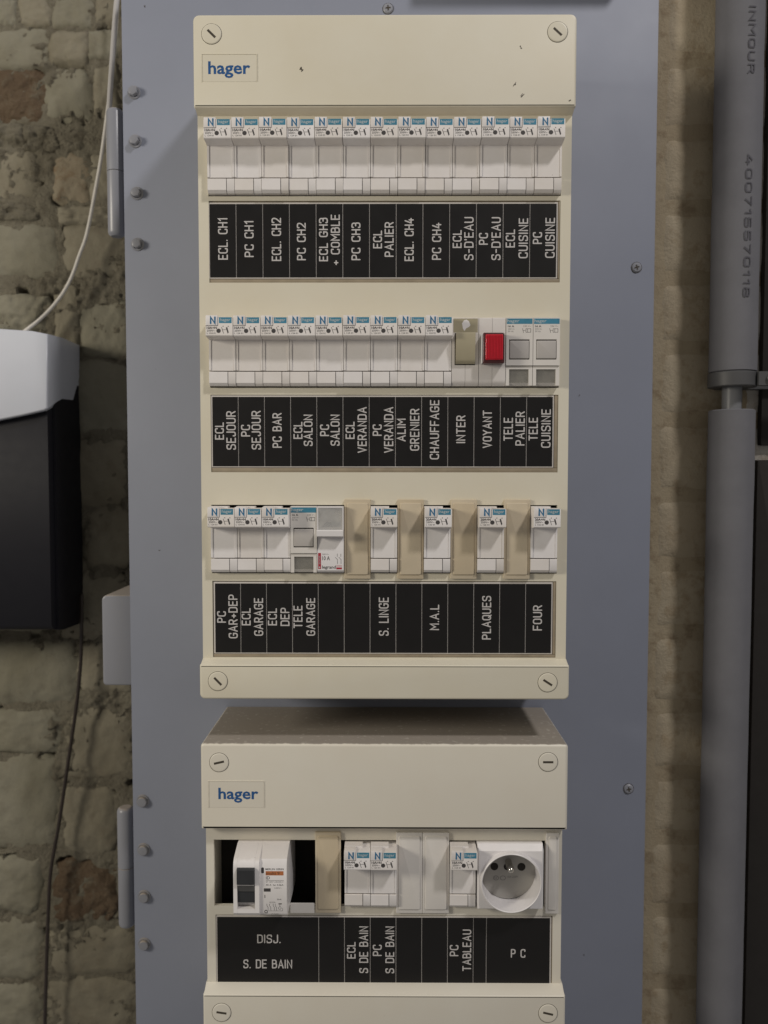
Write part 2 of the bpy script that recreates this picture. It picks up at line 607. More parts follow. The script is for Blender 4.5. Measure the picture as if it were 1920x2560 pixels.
R_ = 0.26
GL = {
    'A': (.58, [[(0, 0), (.29, 1), (.58, 0)], [(.1, .32), (.48, .32)]]),
    'B': (.5, [[(0, 0), (0, 1)], [(0, 1), (.46, 1, R_), (.46, .53, R_), (0, .53)], [(0, 0), (.5, 0, R_), (.5, .53, R_), (.3, .53)]]),
    'C': (.5, [[(.5, .78), (.5, 1, .25), (0, 1, R_), (0, 0, R_), (.5, 0, .25), (.5, .22)]]),
    'D': (.52, [[(0, .5), (0, 1), (.52, 1, .4), (.52, 0, .4), (0, 0), (0, .5)]]),
    'E': (.46, [[(.46, 1), (0, 1), (0, 0), (.46, 0)], [(0, .52), (.4, .52)]]),
    'F': (.46, [[(.46, 1), (0, 1), (0, 0)], [(0, .5), (.4, .5)]]),
    'G': (.52, [[(.5, .78), (.5, 1, .25), (0, 1, R_), (0, 0, R_), (.52, 0, .25), (.52, .46), (.3, .46)]]),
    'H': (.5, [[(0, 0), (0, 1)], [(.5, 0), (.5, 1)], [(0, .5), (.5, .5)]]),
    'I': (.02, [[(0, 0), (0, 1)]]),
    'J': (.42, [[(.42, 1), (.42, 0, .25), (0, 0, .25), (0, .24)]]),
    'L': (.42, [[(0, 1), (0, 0), (.42, 0)]]),
    'M': (.62, [[(0, 0), (0, 1), (.31, .4), (.62, 1), (.62, 0)]]),
    'N': (.52, [[(0, 0), (0, 1), (.52, 0), (.52, 1)]]),
    'O': (.5, [[(0, .5), (0, 1, R_), (.5, 1, R_), (.5, 0, R_), (0, 0, R_), (0, .5)]]),
    'P': (.48, [[(0, 0), (0, 1)], [(0, 1), (.48, 1, R_), (.48, .46, R_), (0, .46)]]),
    'Q': (.5, [[(0, .5), (0, 1, R_), (.5, 1, R_), (.5, 0, R_), (0, 0, R_), (0, .5)], [(.28, .24), (.54, -.06)]]),
    'R': (.5, [[(0, 0), (0, 1)], [(0, 1), (.48, 1, R_), (.48, .48, R_), (0, .48)], [(.26, .48), (.5, 0)]]),
    'S': (.5, [[(.48, .8), (.48, 1, .25), (0, 1, R_), (0, .53, R_), (.5, .5, R_), (.5, 0, R_), (0, 0, .25), (0, .2)]]),
    'T': (.52, [[(0, 1), (.52, 1)], [(.26, 1), (.26, 0)]]),
    'U': (.5, [[(0, 1), (0, 0, R_), (.5, 0, R_), (.5, 1)]]),
    'V': (.54, [[(0, 1), (.27, 0), (.54, 1)]]),
    'Y': (.54, [[(0, 1), (.27, .48), (.54, 1)], [(.27, .48), (.27, 0)]]),
    '0': (.5, [[(0, .5), (0, 1, R_), (.5, 1, R_), (.5, 0, R_), (0, 0, R_), (0, .5)]]),
    '1': (.22, [[(0, .78), (.2, 1), (.2, 0)]]),
    '2': (.48, [[(0, .8), (0, 1, .25), (.48, 1, R_), (.48, .56, .2), (0, 0), (.48, 0)]]),
    '3': (.48, [[(0, .82), (0, 1, .25), (.46, 1, R_), (.46, .54, .2), (.18, .54)], [(.2, .54), (.48, .54, .2), (.48, 0, R_), (0, 0, .25), (0, .18)]]),
    '4': (.52, [[(.26, 1), (0, .26), (.52, .26)], [(.36, .5), (.36, 0)]]),
    '5': (.48, [[(.46, 1), (.04, 1), (0, .56), (.48, .62, .24), (.48, 0, R_), (0, 0, .25), (0, .18)]]),
    '7': (.46, [[(0, 1), (.46, 1), (.16, 0)]]),
    '8': (.48, [[(.02, .76), (.02, 1, R_), (.46, 1, R_), (.46, .53, R_), (.02, .53, R_), (.02, .76)], [(0, .26), (0, .53, R_), (.48, .53, R_), (.48, 0, R_), (0, 0, R_), (0, .26)]]),
    '.': (.02, [[(0, 0), (0.02, 0.03)]]),
    '-': (.3, [[(0, .48), (.3, .48)]]),
    '+': (.4, [[(0, .4), (.4, .4)], [(.2, .2), (.2, .6)]]),
    "'": (.02, [[(0, 1), (0, .82)]]),
    ' ': (.26, []),
}
GAP = .27


def strokes(text):
    x = 0
    out = []
    for ch in text:
        w, ps = GL[ch]
        for p in ps:
            out.append([(x + q[0], q[1]) for q in _arc(p)])
        x += w + GAP
    return out, x - GAP


def subdivide(pts, d):
    out = [pts[0]]
    for a, b in zip(pts, pts[1:]):
        n = max(1, int(math.ceil(math.dist(a, b) / d)))
        out += [(a[0] + (b[0] - a[0]) * k / n, a[1] + (b[1] - a[1]) * k / n) for k in range(1, n + 1)]
    return out


def engrave(text, length, height, place, w=1.0, sub=None):
    """single-line engraver lettering; place(u along the reading direction, v up the letter)"""
    ss, tw = strokes(text)
    mb = MB()
    sx = (length - w) / max(tw, 0.01)
    sv = height - w
    for k, st in enumerate(ss):
        p = [(q[0] * sx + w / 2, q[1] * sv + w / 2) for q in st]
        if sub:
            p = subdivide(p, sub)
        mb.ribbon(p, w, lambda u, v, k=k: place(u, v, 0.004 * k))
    return mb


_txt = {}


def text_mesh(body, x0, x1, z0, z1, y, material, bold=0.0, name='lettering', fit=True):
    """built-in typeface, filled flat, fitted in a box"""
    c = bpy.data.curves.new('t', 'FONT')
    c.body = body
    c.offset = bold
    c.resolution_u = 2
    o = bpy.data.objects.new('t', c)
    COL.objects.link(o)
    dg = bpy.context.evaluated_depsgraph_get()
    dg.update()
    me = bpy.data.meshes.new_from_object(o.evaluated_get(dg))
    bpy.data.objects.remove(o)
    bpy.data.curves.remove(c)
    xs = [v.co.x for v in me.vertices]
    ys = [v.co.y for v in me.vertices]
    ax, bx, ay, by = min(xs), max(xs), min(ys), max(ys)
    k = (z1 - z0) / (by - ay)
    kx = (x1 - x0) / (bx - ax) if fit else k
    for v in me.vertices:
        v.co = Vector((x0 + (v.co.x - ax) * kx, y, z0 + (v.co.y - ay) * k)) * MM
    me.materials.clear()
    me.materials.append(material)
    me.name = name
    return me


def join_meshes(name, meshes, mats):
    """several flat prints as one mesh; meshes: (mesh, material index)"""
    bm = bmesh.new()
    for me, mi in meshes:
        n0 = len(bm.faces)
        bm.from_mesh(me)
        bm.faces.ensure_lookup_table()
        for f in bm.faces[n0:]:
            f.material_index = mi
        bpy.data.meshes.remove(me)
    out = bpy.data.meshes.new(name)
    bm.to_mesh(out)
    bm.free()
    for m in mats:
        out.materials.append(m)
    return out


def scuff(parent, x, z, y, l, w, deg, seed):
    random.seed(seed)
    mb = MB()
    a = rad(deg)
    for k in range(4):
        ox, oz = random.uniform(-l, l) * .5, random.uniform(-w, w)
        r1, r2 = l * random.uniform(.25, .6), w * random.uniform(.3, .7)
        pts = []
        for i in range(9):
            t = 2 * PI * i / 9
            q = random.uniform(.6, 1.1)
            px, pz = ox + r1 * q * math.cos(t), oz + r2 * q * math.sin(t)
            pts.append((x + px * math.cos(a) - pz * math.sin(a), z + px * math.sin(a) + pz * math.cos(a)))
        mb.sheet(pts, y - 0.02 - 0.01 * k)
    mb.build('scuff_mark', M['slot'], parent)


# ------------------------------------------------------------------ the wall behind
def fbm(p, s, o=4):
    return noise.fractal(Vector(p) * s, 1.0, 2.0, o)


wall = brick_wall = empty('brick_wall', (0, 120, 0), 'old lime-washed brick and rubble wall left of the grey cabinet', 'wall')
pier = empty('brick_pier', (0, 10, 0), 'shaded ochre-toned brick pier right of the grey cabinet, behind the pipes', 'wall pier')


def bed(name, x0, x1, z0, z1, step, base, amp, rough, m, wall=wall):
    """mortar: low swell, crumbly zones and pits"""
    mb = MB()
    nx, nz = int((x1 - x0) / step) + 1, int((z1 - z0) / step) + 1
    g = []
    for j in range(nz + 1):
        row = []
        for i in range(nx + 1):
            x, z = x0 + (x1 - x0) * i / nx, z0 + (z1 - z0) * j / nz
            d = base + amp * fbm((x, z, 3.1), 0.022, 3)
            if rough:
                zone = min(1.0, max(0.0, 3.0 * fbm((x, z * 1.6, 40.0), 0.016, 2) + 0.30))
                d += rough * (0.10 + 0.9 * zone) * fbm((x, z, 9.7), 0.11, 4) + 2.6 * zone * fbm((x, z, 5.5), 0.30, 2)
                pit = fbm((x, z * 1.3, 77.0), 0.055, 2)
                if pit < -0.36:
                    d -= min(10.0, (-0.36 - pit) * 55)
            row.append(mb.v(x, -d, z))
        g.append(row)
    for j in range(nz):
        for i in range(nx):
            mb.face([g[j][i], g[j][i + 1], g[j + 1][i + 1], g[j + 1][i]])
    if wall is not brick_wall:      # return face of the pier
        col = [mb.v(x0, -base, z0 + (z1 - z0) * k / 20) for k in range(21)]
        far = [mb.v(x0, 110, z0 + (z1 - z0) * k / 20) for k in range(21)]
        for k in range(20):
            mb.face([col[k], col[k + 1], far[k + 1], far[k]])
    return mb.build(name, m, wall, smooth=60)


bed('mortar', -420, -205, -560, 455, 2.0, -0.1, 2.6, 4.2, M['mortar'])
bed('mortar', 209, 420, -560, 455, 6.0, -0.6, 0.5, 0, M['ochre_mortar'], pier)


def stone(x0, x1, z0, z1, m, proud, rough, seed, n=13, nz=None, sq=0.35, irr=0.10, wall=wall):
    """one brick or stone: irregular outline, crowned face, broken arrises"""
    mb = MB()
    cx, cz, hx, hz = (x0 + x1) / 2, (z0 + z1) / 2, (x1 - x0) / 2, (z1 - z0) / 2
    nz = nz or n
    g = []
    for j in range(nz + 1):
        row = []
        for i in range(n + 1):
            u, v = 2 * i / n - 1, 2 * j / nz - 1
            # pull the corners in
            k = 1 - sq * (u * u * v * v) * 0.5
            e = 1 + irr * fbm((u * 1.3 + seed, v * 1.3, seed * 1.7), 1.0, 3) + irr * 0.45 * fbm((u * 6.0 + seed, v * 6.0, seed), 1.0, 2)
            x = cx + hx * u * k * e
            z = cz + hz * v * k * e
            edge = max(abs(u), abs(v)) ** 4
            lift = proud * (1 - edge) + rough * fbm((x, z, seed * 5.0), 0.06, 4) + rough * 0.5 * fbm((x, z, seed * 3.0), 0.2, 3) + rough * 0.3 * max(0.0, fbm((x, z, seed * 2.0), 0.45, 2))
            y = 3.2 * edge - lift
            row.append(mb.v(x, y, z))
        g.append(row)
    for j in range(nz):
        for i in range(n):
            mb.face([g[j][i], g[j][i + 1], g[j + 1][i + 1], g[j + 1][i]])
    rim = [g[0][i] for i in range(n + 1)] + [g[j][n] for j in range(1, nz + 1)] + [g[nz][i] for i in range(n - 1, -1, -1)] + [g[j][0] for j in range(nz - 1, 0, -1)]
    low = [mb.v(q.co.x, 14, q.co.z) for q in rim]
    for i in range(len(rim)):
        j = (i + 1) % len(rim)
        mb.face([rim[j], rim[i], low[i], low[j]])
    return mb.build('brick', m, wall, smooth=70)


STONES = [(-349, -332, 404, 427), (-330, -303, 405, 430), (-301, -263, 402, 430), (-262, -240, 406, 430), (-361, -305, 366, 402), (-304, -268, 369, 399), (-269, -241, 374, 400), (-362, -309, 319, 365), (-309, -266, 318, 366), (-265, -242, 319, 372), (-362, -329, 297, 317), (-328, -297, 294, 315), (-297, -258, 294, 314), (-364, -317, 247, 295), (-306, -270, 248, 291), (-269, -243, 248, 291), (-364, -309, 232, 245), (-305, -243, 228, 244), (-365, -299, 180, 231), (-298, -239, 181, 227), (-366, -306, 129, 163), (-304, -283, 107, 177), (-282, -237, 107, 161), (-367, -304, 104, 128), (-302, -235, 36, 105), (-368, -303, 35, 103), (-370, -321, -29, 33), (-320, -236, -29, 34), (-371, -285, -88, -31), (-283, -237, -88, -31), (-373, -309, -151, -90), (-307, -237, -156, -91), (-374, -289, -219, -153), (-287, -234, -207, -158), (-375, -305, -263, -221), (-304, -236, -290, -221), (-378, -309, -359, -265), (-307, -256, -361, -293), (-379, -325, -420, -363), (-316, -256, -428, -367), (-380, -327, -486, -422), (-323, -236, -481, -430), (-382, -328, -536, -488), (-326, -237, -536, -483)]
for i, (x0, x1, z0, z1) in enumerate(STONES):
    m = M['stone'] if i % 2 else M['stone_b']
    r = 1.3
    if i == 7:
        m, r = M['stone_red'], 3.6
    if i == 39:
        m, r = M['stone_red'], 3.5
    if i in (14, 8):
        m = M['stone_tan'] if i == 14 else M['stone_b']
    if i in (10, 11, 12, 16, 17, 20):
        r = 4.5
        m = M['mortar'] if i in (10, 11, 12, 16) else m
    a, b = random.uniform(-1.5, 1.5), random.uniform(-1.5, 1.5)
    stone(x0 - 3.0 + a, x1 + 3.0 + b, z0 - 2.6, z1 + 2.6, m, random.uniform(1.8, 3.8), r, i * 1.37 + 2, n=26)
# right of the cabinet: regular courses, one whitewash, its shade painted as ochre behind the pipe, plain beyond it
zc = 428.0
row = 0
while zc > -560:
    h = random.uniform(51, 60)
    off = 0 if row % 2 else -5
    for k, (xa, xb) in enumerate(((210.5, 277.4 + off * .2), (278.6 + off * .2, 331 - off), (332.2 - off, 418))):
        stone(xa, xb, zc - h, zc, M['pale'] if k else M['ochre'], random.uniform(1.0, 1.8), 0.5, row * 3.1 + k * 7.7, n=14, sq=0.03, irr=0.008, wall=pier)
    zc -= h + 1.0
    row += 1

# ------------------------------------------------------------------ the grey cabinet
cab = empty('steel_cabinet', (0, 0, 0), 'tall blue-grey painted steel cabinet door carrying both breaker panels', 'cabinet')
mb = MB()
mb.slab(rrect(-200, 206.5, -520, 430, 0), 3.0, 0.0, 0.8, 2)
mb.box(-198, -195.5, 3.0, 40, -518, 428)
mb.box(202, 204.5, 3.0, 40, -518, 428)
mb.build('door_panel', M['paint'], cab)
mb = MB()
mb.box(-194, 200, 42, 112, -518, 428)
mb.build('cabinet_body', M['paint_dark'], cab)


def hinge(z0, z1, zs):
    r = 6.6
    cx, cyy = -209.4, 11.0
    mb = MB()
    mb.rev_z([(0, z0), (r - 2.2, z0), (r - 0.6, z0 + 1.2), (r, z0 + 3.0), (r, zs - 0.35), (r - 0.5, zs - 0.1), (0, zs - 0.1)], cx, cyy, 36)
    h = mb.build('hinge', M['paint_dark'], cab)
    mb = MB()
    mb.rev_z([(0, zs + 0.1), (r - 0.5, zs + 0.1), (r, zs + 0.35), (r, z1 - 3.0), (r - 0.6, z1 - 1.2), (r - 2.2, z1), (0, z1)], cx, cyy, 36)
    mb.build('hinge_knuckle', M['paint_dark'], h)
    mb = MB()
    mb.box(-206, -198.5, 9.5, 12.0, z0 + 3, z1 - 3)
    mb.build('hinge_leaf', M['paint_dark'], h)


hinge(184.5, 281.5, 233.8)
hinge(-367.5, -269.0, -318.0)
# lock housing on the hinge side edge
mb = MB()
mb.slab(rrect(-224.3, -198.6, -168.5, -96.5, [3.0, 0, 0, 4.0]), 95, 6.0, 1.4, 4)
mb.build('lock_case', M['paint_dark'], cab)


def bolt_mesh():
    mb = MB()
    mb.rev_y([(5.0, 0.2), (5.0, -0.5), (4.7, -0.8), (3.6, -0.8)], 0, 0, 24)
    n = 6
    hexo = [(3.55 * math.cos(PI / 3 * i + 0.3), 3.55 * math.sin(PI / 3 * i + 0.3)) for i in range(n)]
    mb.slab(hexo, -0.7, -4.6, 0.5, 2)
    return mb.mesh('bolt', M['paint_dark'])


def round_bolt_mesh():
    mb = MB()
    mb.rev_y([(5.2, 0.2), (5.2, -0.5), (4.9, -0.9), (4.2, -0.9), (4.15, -0.5), (3.9, -0.5), (3.85, -2.6), (3.4, -3.2), (0, -3.4)], 0, 0, 26)
    return mb.mesh('bolt', M['paint_dark'])


bm1, bm2 = bolt_mesh(), round_bolt_mesh()
for x, z in ((-191.0, 289.2), (-190.6, 252.9), (-190.0, 213.8), (-190.0, 175.4)):
    o = put('bolt', bm1, cab, (x, 0, z))
    o.rotation_euler = (0, random.uniform(0, 1), 0)
for x, z in ((-192.0, -259.7), (-191.8, -299.0), (-191.8, -337.3), (-192.3, -376.3)):
    put('bolt', bm2, cab, (x, 0, z))


def cross_screw(x, z, rot_):
    mb = MB()
    mb.rev_y([(3.9, 0.1), (3.8, -0.5), (3.0, -1.2), (0, -1.5)], 0, 0, 22)
    o = mb.build('panel_screw', M['screw'], cab, (x, 0, z))
    mb = MB()
    for a in (0, PI / 2):
        c, s = math.cos(a + rot_), math.sin(a + rot_)
        pts = [(-1.9, -.45), (1.9, -.45), (1.9, .45), (-1.9, .45)]
        mb.sheet([(px * c - pz * s, px * s + pz * c) for px, pz in pts], -1.56 - 0.01 * (a > 0))
    mb.rev_y([(4.3, -0.03), (3.9, -0.04)], 0, 0, 22)
    mb.build('cross_slot', M['slot'], o)


cross_screw(2.1, 350.8, 0.1)
cross_screw(192.5, 157.7, 0.25)
cross_screw(192.6, -248.6, 0.2)

for k, (x, z, l, w, a) in enumerate(((136.0, -122.6, 2.0, .5, -40), (159.0, -384.0, 1.0, .5, 90), (-182, 353.0, 1.0, .6, 0), (150.0, 60.0, 1.4, .3, 70), (-176.0, -60.0, 1.2, .3, 20))):
    scuff(cab, x, z, -0.05, l, w, a, 90 + k)
# small box higher up on the same door; the ceiling lamp throws its shadow to the top of the picture
jb = empty('junction_box', (117.5, 0, 417), 'small grey junction box on the cabinet door above the panels', 'junction box')
mb = MB()
mb.slab(rrect(-74.9, 71.5, -35, 45, 3), -0.2, -27, 1.5, 3)
mb.build('lid', M['paint_dark'], jb)


# ------------------------------------------------------------------ the two breaker panels
def cells_plate(xs, zs, holes, yf, yb):
    """front sheet with rectangular openings and return walls"""
    mb = MB()
    V = {}

    def vert(i, j, y):
        k = (i, j, y)
        if k not in V:
            V[k] = mb.v(xs[i], y, zs[j])
        return V[k]
    nx, nz = len(xs) - 1, len(zs) - 1

    def solid(i, j):
        return 0 <= i < nx and 0 <= j < nz and (i, j) not in holes
    for i in range(nx):
        for j in range(nz):
            if not solid(i, j):
                continue
            mb.face([vert(i, j, yf), vert(i + 1, j, yf), vert(i + 1, j + 1, yf), vert(i, j + 1, yf)])
            for (a, b, ni, nj) in (((i, j), (i + 1, j), i, j - 1), ((i, j + 1), (i + 1, j + 1), i, j + 1), ((i, j), (i, j + 1), i - 1, j), ((i + 1, j), (i + 1, j + 1), i + 1, j)):
                if not solid(ni, nj):
                    mb.face([vert(*a, yf), vert(*b, yf), vert(*b, yb), vert(*a, yb)])
    return mb


def cover_screw(parent, x, z, y, deg, m):
    mb = MB()
    mb.rev_y([(6.75, y + 0.05), (6.75, y - 0.02), (6.45, y - 0.02)], 0, 0, 40)
    # thin dark seam round the plug
    seam = mb.build('screw_seam', M['slot'], None, (x, 0, z))
    seam.parent = parent
    mb = MB()
    mb.rev_y([(6.42, y + 0.1), (6.42, y - 0.25), (6.15, y - 0.45), (5.6, y - 0.5), (0, y - 0.5)], 0, 0, 40)
    o = mb.build('cover_screw', m, parent, (x, 0, z))
    a = rad(deg)
    c, s = math.cos(a), math.sin(a)
    mb = MB()
    mb.sheet([(px * c - pz * s, px * s + pz * c) for px, pz in ((-3.5, -.75), (3.5, -.75), (3.5, .75), (-3.5, .75))], y - 0.53)
    mb.build('slot', M['slot'], o)


def logo(parent, x0, x1, z0, z1, tx0, tx1, tz0, tz1, y, m):
    # shallow sunk badge: four thin lips round a flat field
    mb = MB()
    mb.slab(rrect(x0, x1, z0, z1, 1.2), y + 0.2, y - 0.12, 0.1, 1)
    o = mb.build('logo_plate', m, parent)
    mb = MB()
    t = 0.35
    mb.box(x0 - t, x1 + t, y - 0.3, y + .05, z1, z1 + t)
    mb.box(x1, x1 + t, y - 0.3, y + .05, z0, z1)
    mb.box(x0 - t, x0, y - 0.3, y + .05, z0, z1)
    mb.build('logo_rim', m, o)
    put('lettering', text_mesh('hager', tx0, tx1, tz0, tz1, y - 0.17, M['logo_blue'], bold=0.022), o)


def label_row(panel, hz0, hz1, bx0, bx1, bz0, bz1, cells, texts, ypl, horiz=()):
    """the clip-in holder, its white strip and the engraved black cards"""
    hx0, hx1 = -117.5, 117.2
    mb = MB()
    mb.box(hx0 + .05, hx1 - .05, ypl + 1.6, ypl + 4, hz0 + .05, hz1 - .05)
    mb.slab(rrect(hx0 + .1, hx1 - .1, hz0 + .1, bz0 - 1.1), ypl + 1.55, ypl + 0.4, 0.3, 2)
    mb.slab(rrect(bx1 + 1.3, hx1 - .15, bz0 - 0.9, hz1 - .2), ypl + 1.55, ypl + 0.4, 0.3, 2)
    h = mb.build('label_holder', M['holder'], panel)
    mb = MB()
    mb.slab(rrect(bx0 - 1.0, bx1 + 0.9, bz0 - 0.8, bz1 + 1.1), ypl + 1.5, ypl + 0.35, 0.15, 1)
    mb.build('label_backing', M['backing'], h)
    cards = []
    for a, b in cells:
        mb = MB()
        mb.slab(rrect(a + .22, b - .22, bz0, bz1), ypl + 0.3, ypl + 0.1, 0.05, 1)
        o = mb.build('label_card', M['label'], panel)
        cards.append((a, b, o))
    yt = ypl + 0.07

    def card_at(x):
        return min(cards, key=lambda c: abs((c[0] + c[1]) / 2 - x))[2]
    for t, xl, xr, z0, z1 in texts:
        mb = engrave(t, z1 - z0, xr - xl, lambda u, v, d, xr=xr, z0=z0: Vector((xr - v, yt - d, z0 + u)), w=0.84)
        mb.build('lettering', M['engraved'], card_at((xl + xr) / 2), smooth=0)
    for t, x0, x1, z0, z1 in horiz:
        mb = engrave(t, x1 - x0, z1 - z0, lambda u, v, d, x0=x0, z0=z0: Vector((x0 + u, yt - d, z0 + v)), w=0.84)
        mb.build('lettering', M['engraved'], card_at((x0 + x1) / 2), smooth=0)


def ladder(x0, x1, n):
    return [(x0 + (x1 - x0) * k / n, x0 + (x1 - x0) * (k + 1) / n) for k in range(n)]


YC, YP = -87.0, -79.0          # cover front, middle plate front
# --- upper panel
up = empty('distribution_board', (0, 0, 0), 'large upper cream breaker panel with three rows of fuse holders', 'breaker panel', 'cream breaker panels on the cabinet door')
mb = MB()
mb.slab(rrect(-125, 125, 239.3, 298.4, [0.8, 0.8, 4.0, 4.0]), -1, YC, 1.4, 4)
tc = mb.build('top_cover', M['cream'], up)
mb = MB()
mb.prism_x([(-60, 239.5), (-86.55, 239.72), (-79.3, 237.2), (-60, 237.2)], -124.4, 124.4)
mb.build('cover_lip', M['cream'], tc)
mb = MB()
mb.slab(rrect(-125, 125, -152.8, -129.2, [3.5, 3.5, 0.8, 0.8]), -1, YC, 1.4, 4)
bc = mb.build('bottom_cover', M['cream'], up)
mb = MB()
mb.prism_x([(-60, -129.4), (-86.55, -129.62), (-79.3, -126.7), (-60, -126.7)], -124.4, 124.4)
mb.build('cover_lip', M['cream'], bc)
xs = [-124.4, -117.7, -117.55, 117.25, 117.4, 124.2]
zs = [-128.0, -125.9, -73.3, -68.0, -21.3, 0.9, 53.1, 57.8, 104.4, 127.9, 181.8, 184.8, 231.4, 238.5]
holes = set()
for j0 in (1, 5, 9):
    holes |= {(2, j0)}
for j0 in (3, 7, 11):
    holes |= {(1, j0), (2, j0), (3, j0)}
cells_plate(xs, zs, holes, YP, YP + 3.0).build('front_plate', M['cream'], up)
mb = MB()
mb.box(-123.0, -121, -75.9, -1, -127, 238)
mb.box(121, 123.0, -75.9, -1, -127, 238)
mb.build('side_wall', M['cream'], up)
mb = MB()
mb.box(-120.9, 120.9, -48, -44, -126, 237)
mb.build('inner_back', M['inside'], up)
for x, z, a, p in ((-112.8, 286.0, -44, tc), (112.4, 286.8, -42, tc), (-112.6, -140.5, -46, bc), (110.4, -140.9, -33, bc)):
    cover_screw(p, x, z, YC, a, M['cream'])
logo(tc, -119.0, -83.5, 255.6, 273.0, -115.2, -87.7, 257.9, 268.6, YC, M['cream'])
for k, (x, z, l, w, a) in enumerate(((-54.5, 263.3, 2.6, 1.0, 60), (88.5, 277.0, 1.6, .9, 60), (90.0, 247.2, 2.6, .7, 45), (85.0, 254.0, 2.4, .5, 60), (121.0, 243.2, 1.1, .8, 0))):
    scuff(tc, x, z, YC, l, w, a, 40 + k)
TX1 = [('ECL. CH1', -111.5, -105.0, 143.1, 170.6), ('PC CH1', -93.8, -87.6, 144.8, 168.7), ('ECL. CH2', -75.6, -69.2, 142.2, 170.7), ('PC CH2', -58.7, -52.7, 142.7, 167.4), ('ECL GH3', -43.9, -37.9, 142.0, 170.7), ('+ COMBLE', -36.0, -29.9, 139.5, 172.8), ('PC CH3', -22.2, -16.1, 142.7, 167.6), ('ECL', -7.7, -1.7, 150.5, 162.3), ('PALIER', -0.0, 6.1, 144.9, 167.9), ('ECL. CH4', 13.3, 19.5, 142.1, 170.5), ('PC CH4', 31.7, 37.9, 142.9, 167.4), ('ECL', 45.5, 51.5, 150.7, 162.6), ("S-D'EAU", 53.2, 59.5, 142.7, 171.1), ('PC', 63.0, 69.1, 152.8, 160.6), ("S-D'EAU", 71.4, 77.6, 142.7, 171.0), ('ECL', 80.9, 87.1, 151.0, 163.0), ('CUISINE', 89.5, 95.8, 143.9, 170.3), ('PC', 99.0, 105.2, 153.3, 161.1), ('CUISINE', 107.3, 113.7, 144.1, 170.6)]
TX2 = [('ECL', -114.8, -108.7, 22.9, 34.6), ('SEJOUR', -107.1, -100.6, 16.1, 42.2), ('PC', -97.1, -90.9, 25.0, 32.9), ('SEJOUR', -90.0, -83.6, 16.2, 42.4), ('PC BAR', -75.8, -69.5, 17.4, 40.9), ('ECL', -61.6, -55.5, 23.4, 35.0), ('SALON', -54.7, -48.6, 18.6, 39.8), ('PC', -43.6, -37.4, 25.3, 33.1), ('SALON', -36.5, -30.3, 18.8, 39.8), ('ECL', -26.3, -20.2, 23.4, 35.1), ('VERANDA', -18.2, -12.0, 14.0, 44.9), ('PC', -8.0, -1.8, 25.5, 33.2), ('VERANDA', -0.3, 6.0, 14.0, 44.9), ('ALIM', 8.5, 14.4, 21.7, 37.1), ('GRENIER', 17.3, 23.6, 15.5, 43.8), ('CHAUFFAGE', 30.7, 37.0, 9.6, 49.6), ('INTER', 48.5, 54.7, 20.6, 39.3), ('VOYANT', 66.4, 72.6, 17.3, 42.7), ('TELE', 80.5, 86.8, 22.1, 37.8), ('PALIER', 88.5, 94.8, 19.0, 42.0), ('TELE', 97.4, 103.6, 22.3, 37.9), ('CUISINE', 105.9, 112.3, 17.5, 43.5)]
TX3 = [('PC', -114.5, -108.4, -102.1, -94.2), ('GAR+DEP', -106.7, -100.4, -112.9, -82.7), ('ECL', -97.7, -91.5, -103.9, -92.0), ('GARAGE', -89.2, -82.9, -111.1, -85.0), ('ECL', -79.7, -73.5, -103.9, -92.0), ('DEP', -71.1, -64.9, -104.3, -91.7), ('TELE', -62.2, -56.0, -105.8, -90.2), ('GARAGE', -53.4, -47.3, -111.0, -84.9), ('S. LINGE', -3.8, 3.0, -110.9, -84.4), ('M.A.L', 31.2, 37.5, -107.0, -89.4), ('PLAQUES', 66.8, 73.0, -113.4, -83.3), ('FOUR', 101.5, 107.8, -107.1, -89.7)]
TX4 = [('ECL', -25.9, -19.9, -338.4, -326.4), ('S DE BAIN', -17.4, -11.1, -348.8, -315.2), ('PC', -7.9, -1.6, -336.5, -328.4), ('S DE BAIN', 0.9, 7.1, -348.9, -315.2), ('PC', 45.8, 51.9, -336.4, -328.4), ('TABLEAU', 54.7, 60.8, -347.1, -317.2)]
TH4 = [('DISJ.', -88.6, -72.2, -327.6, -321.4), ('S. DE BAIN', -98.4, -64.2, -345.7, -339.3), ('P C', 88.4, 98.6, -337.3, -331.1)]
label_row(up, 127.9, 181.8, -117.0, 114.7, 131.4, 179.8, ladder(-117.2, 114.9, 13), TX1, YP)
label_row(up, 0.9, 53.1, -116.4, 113.5, 4.9, 51.7, ladder(-116.6, 113.7, 13), TX2, YP)
label_row(up, -125.9, -73.3, -115.8, 114.0, -122.7, -75.1, ladder(-116.0, 114.2, 13), TX3, YP)
# --- lower panel
lo = empty('distribution_board', (0, 0, 0), 'smaller lower breaker panel with a single row and a wall socket', 'breaker panel', 'cream breaker panels on the cabinet door')
CL = M['cream_low']
mb = MB()
mb.slab(rrect(-125, 125, -243.0, -183.4, [0.8, 0.8, 2.4, 2.4]), -1, YC, 2.0, 5)
tc2 = mb.build('top_cover', M['cream_dusty'], lo)
mb = MB()
mb.slab(rrect(-125, 125, -420, -359.2, [2, 2, 0.8, 0.8]), -1, YC, 1.4, 4)
bc2 = mb.build('bottom_cover', CL, lo)
mb = MB()
mb.prism_x([(-60, -359.4), (-86.55, -359.62), (-79.3, -355.6), (-60, -355.6)], -124.4, 124.4)
mb.build('cover_lip', CL, bc2)
xs = [-123.6, -118.3, -117.55, 111.6, 117.25, 123.2]
zs = [-358.9, -358.2, -307.2, -300.8, -253.8, -241.0]
cells_plate(xs, zs, {(2, 1), (3, 1), (1, 3), (2, 3)}, YP, YP + 3.0).build('front_plate', CL, lo)
mb = MB()
mb.box(-122.6, -121, -75.9, -1, -358.8, -243.2)
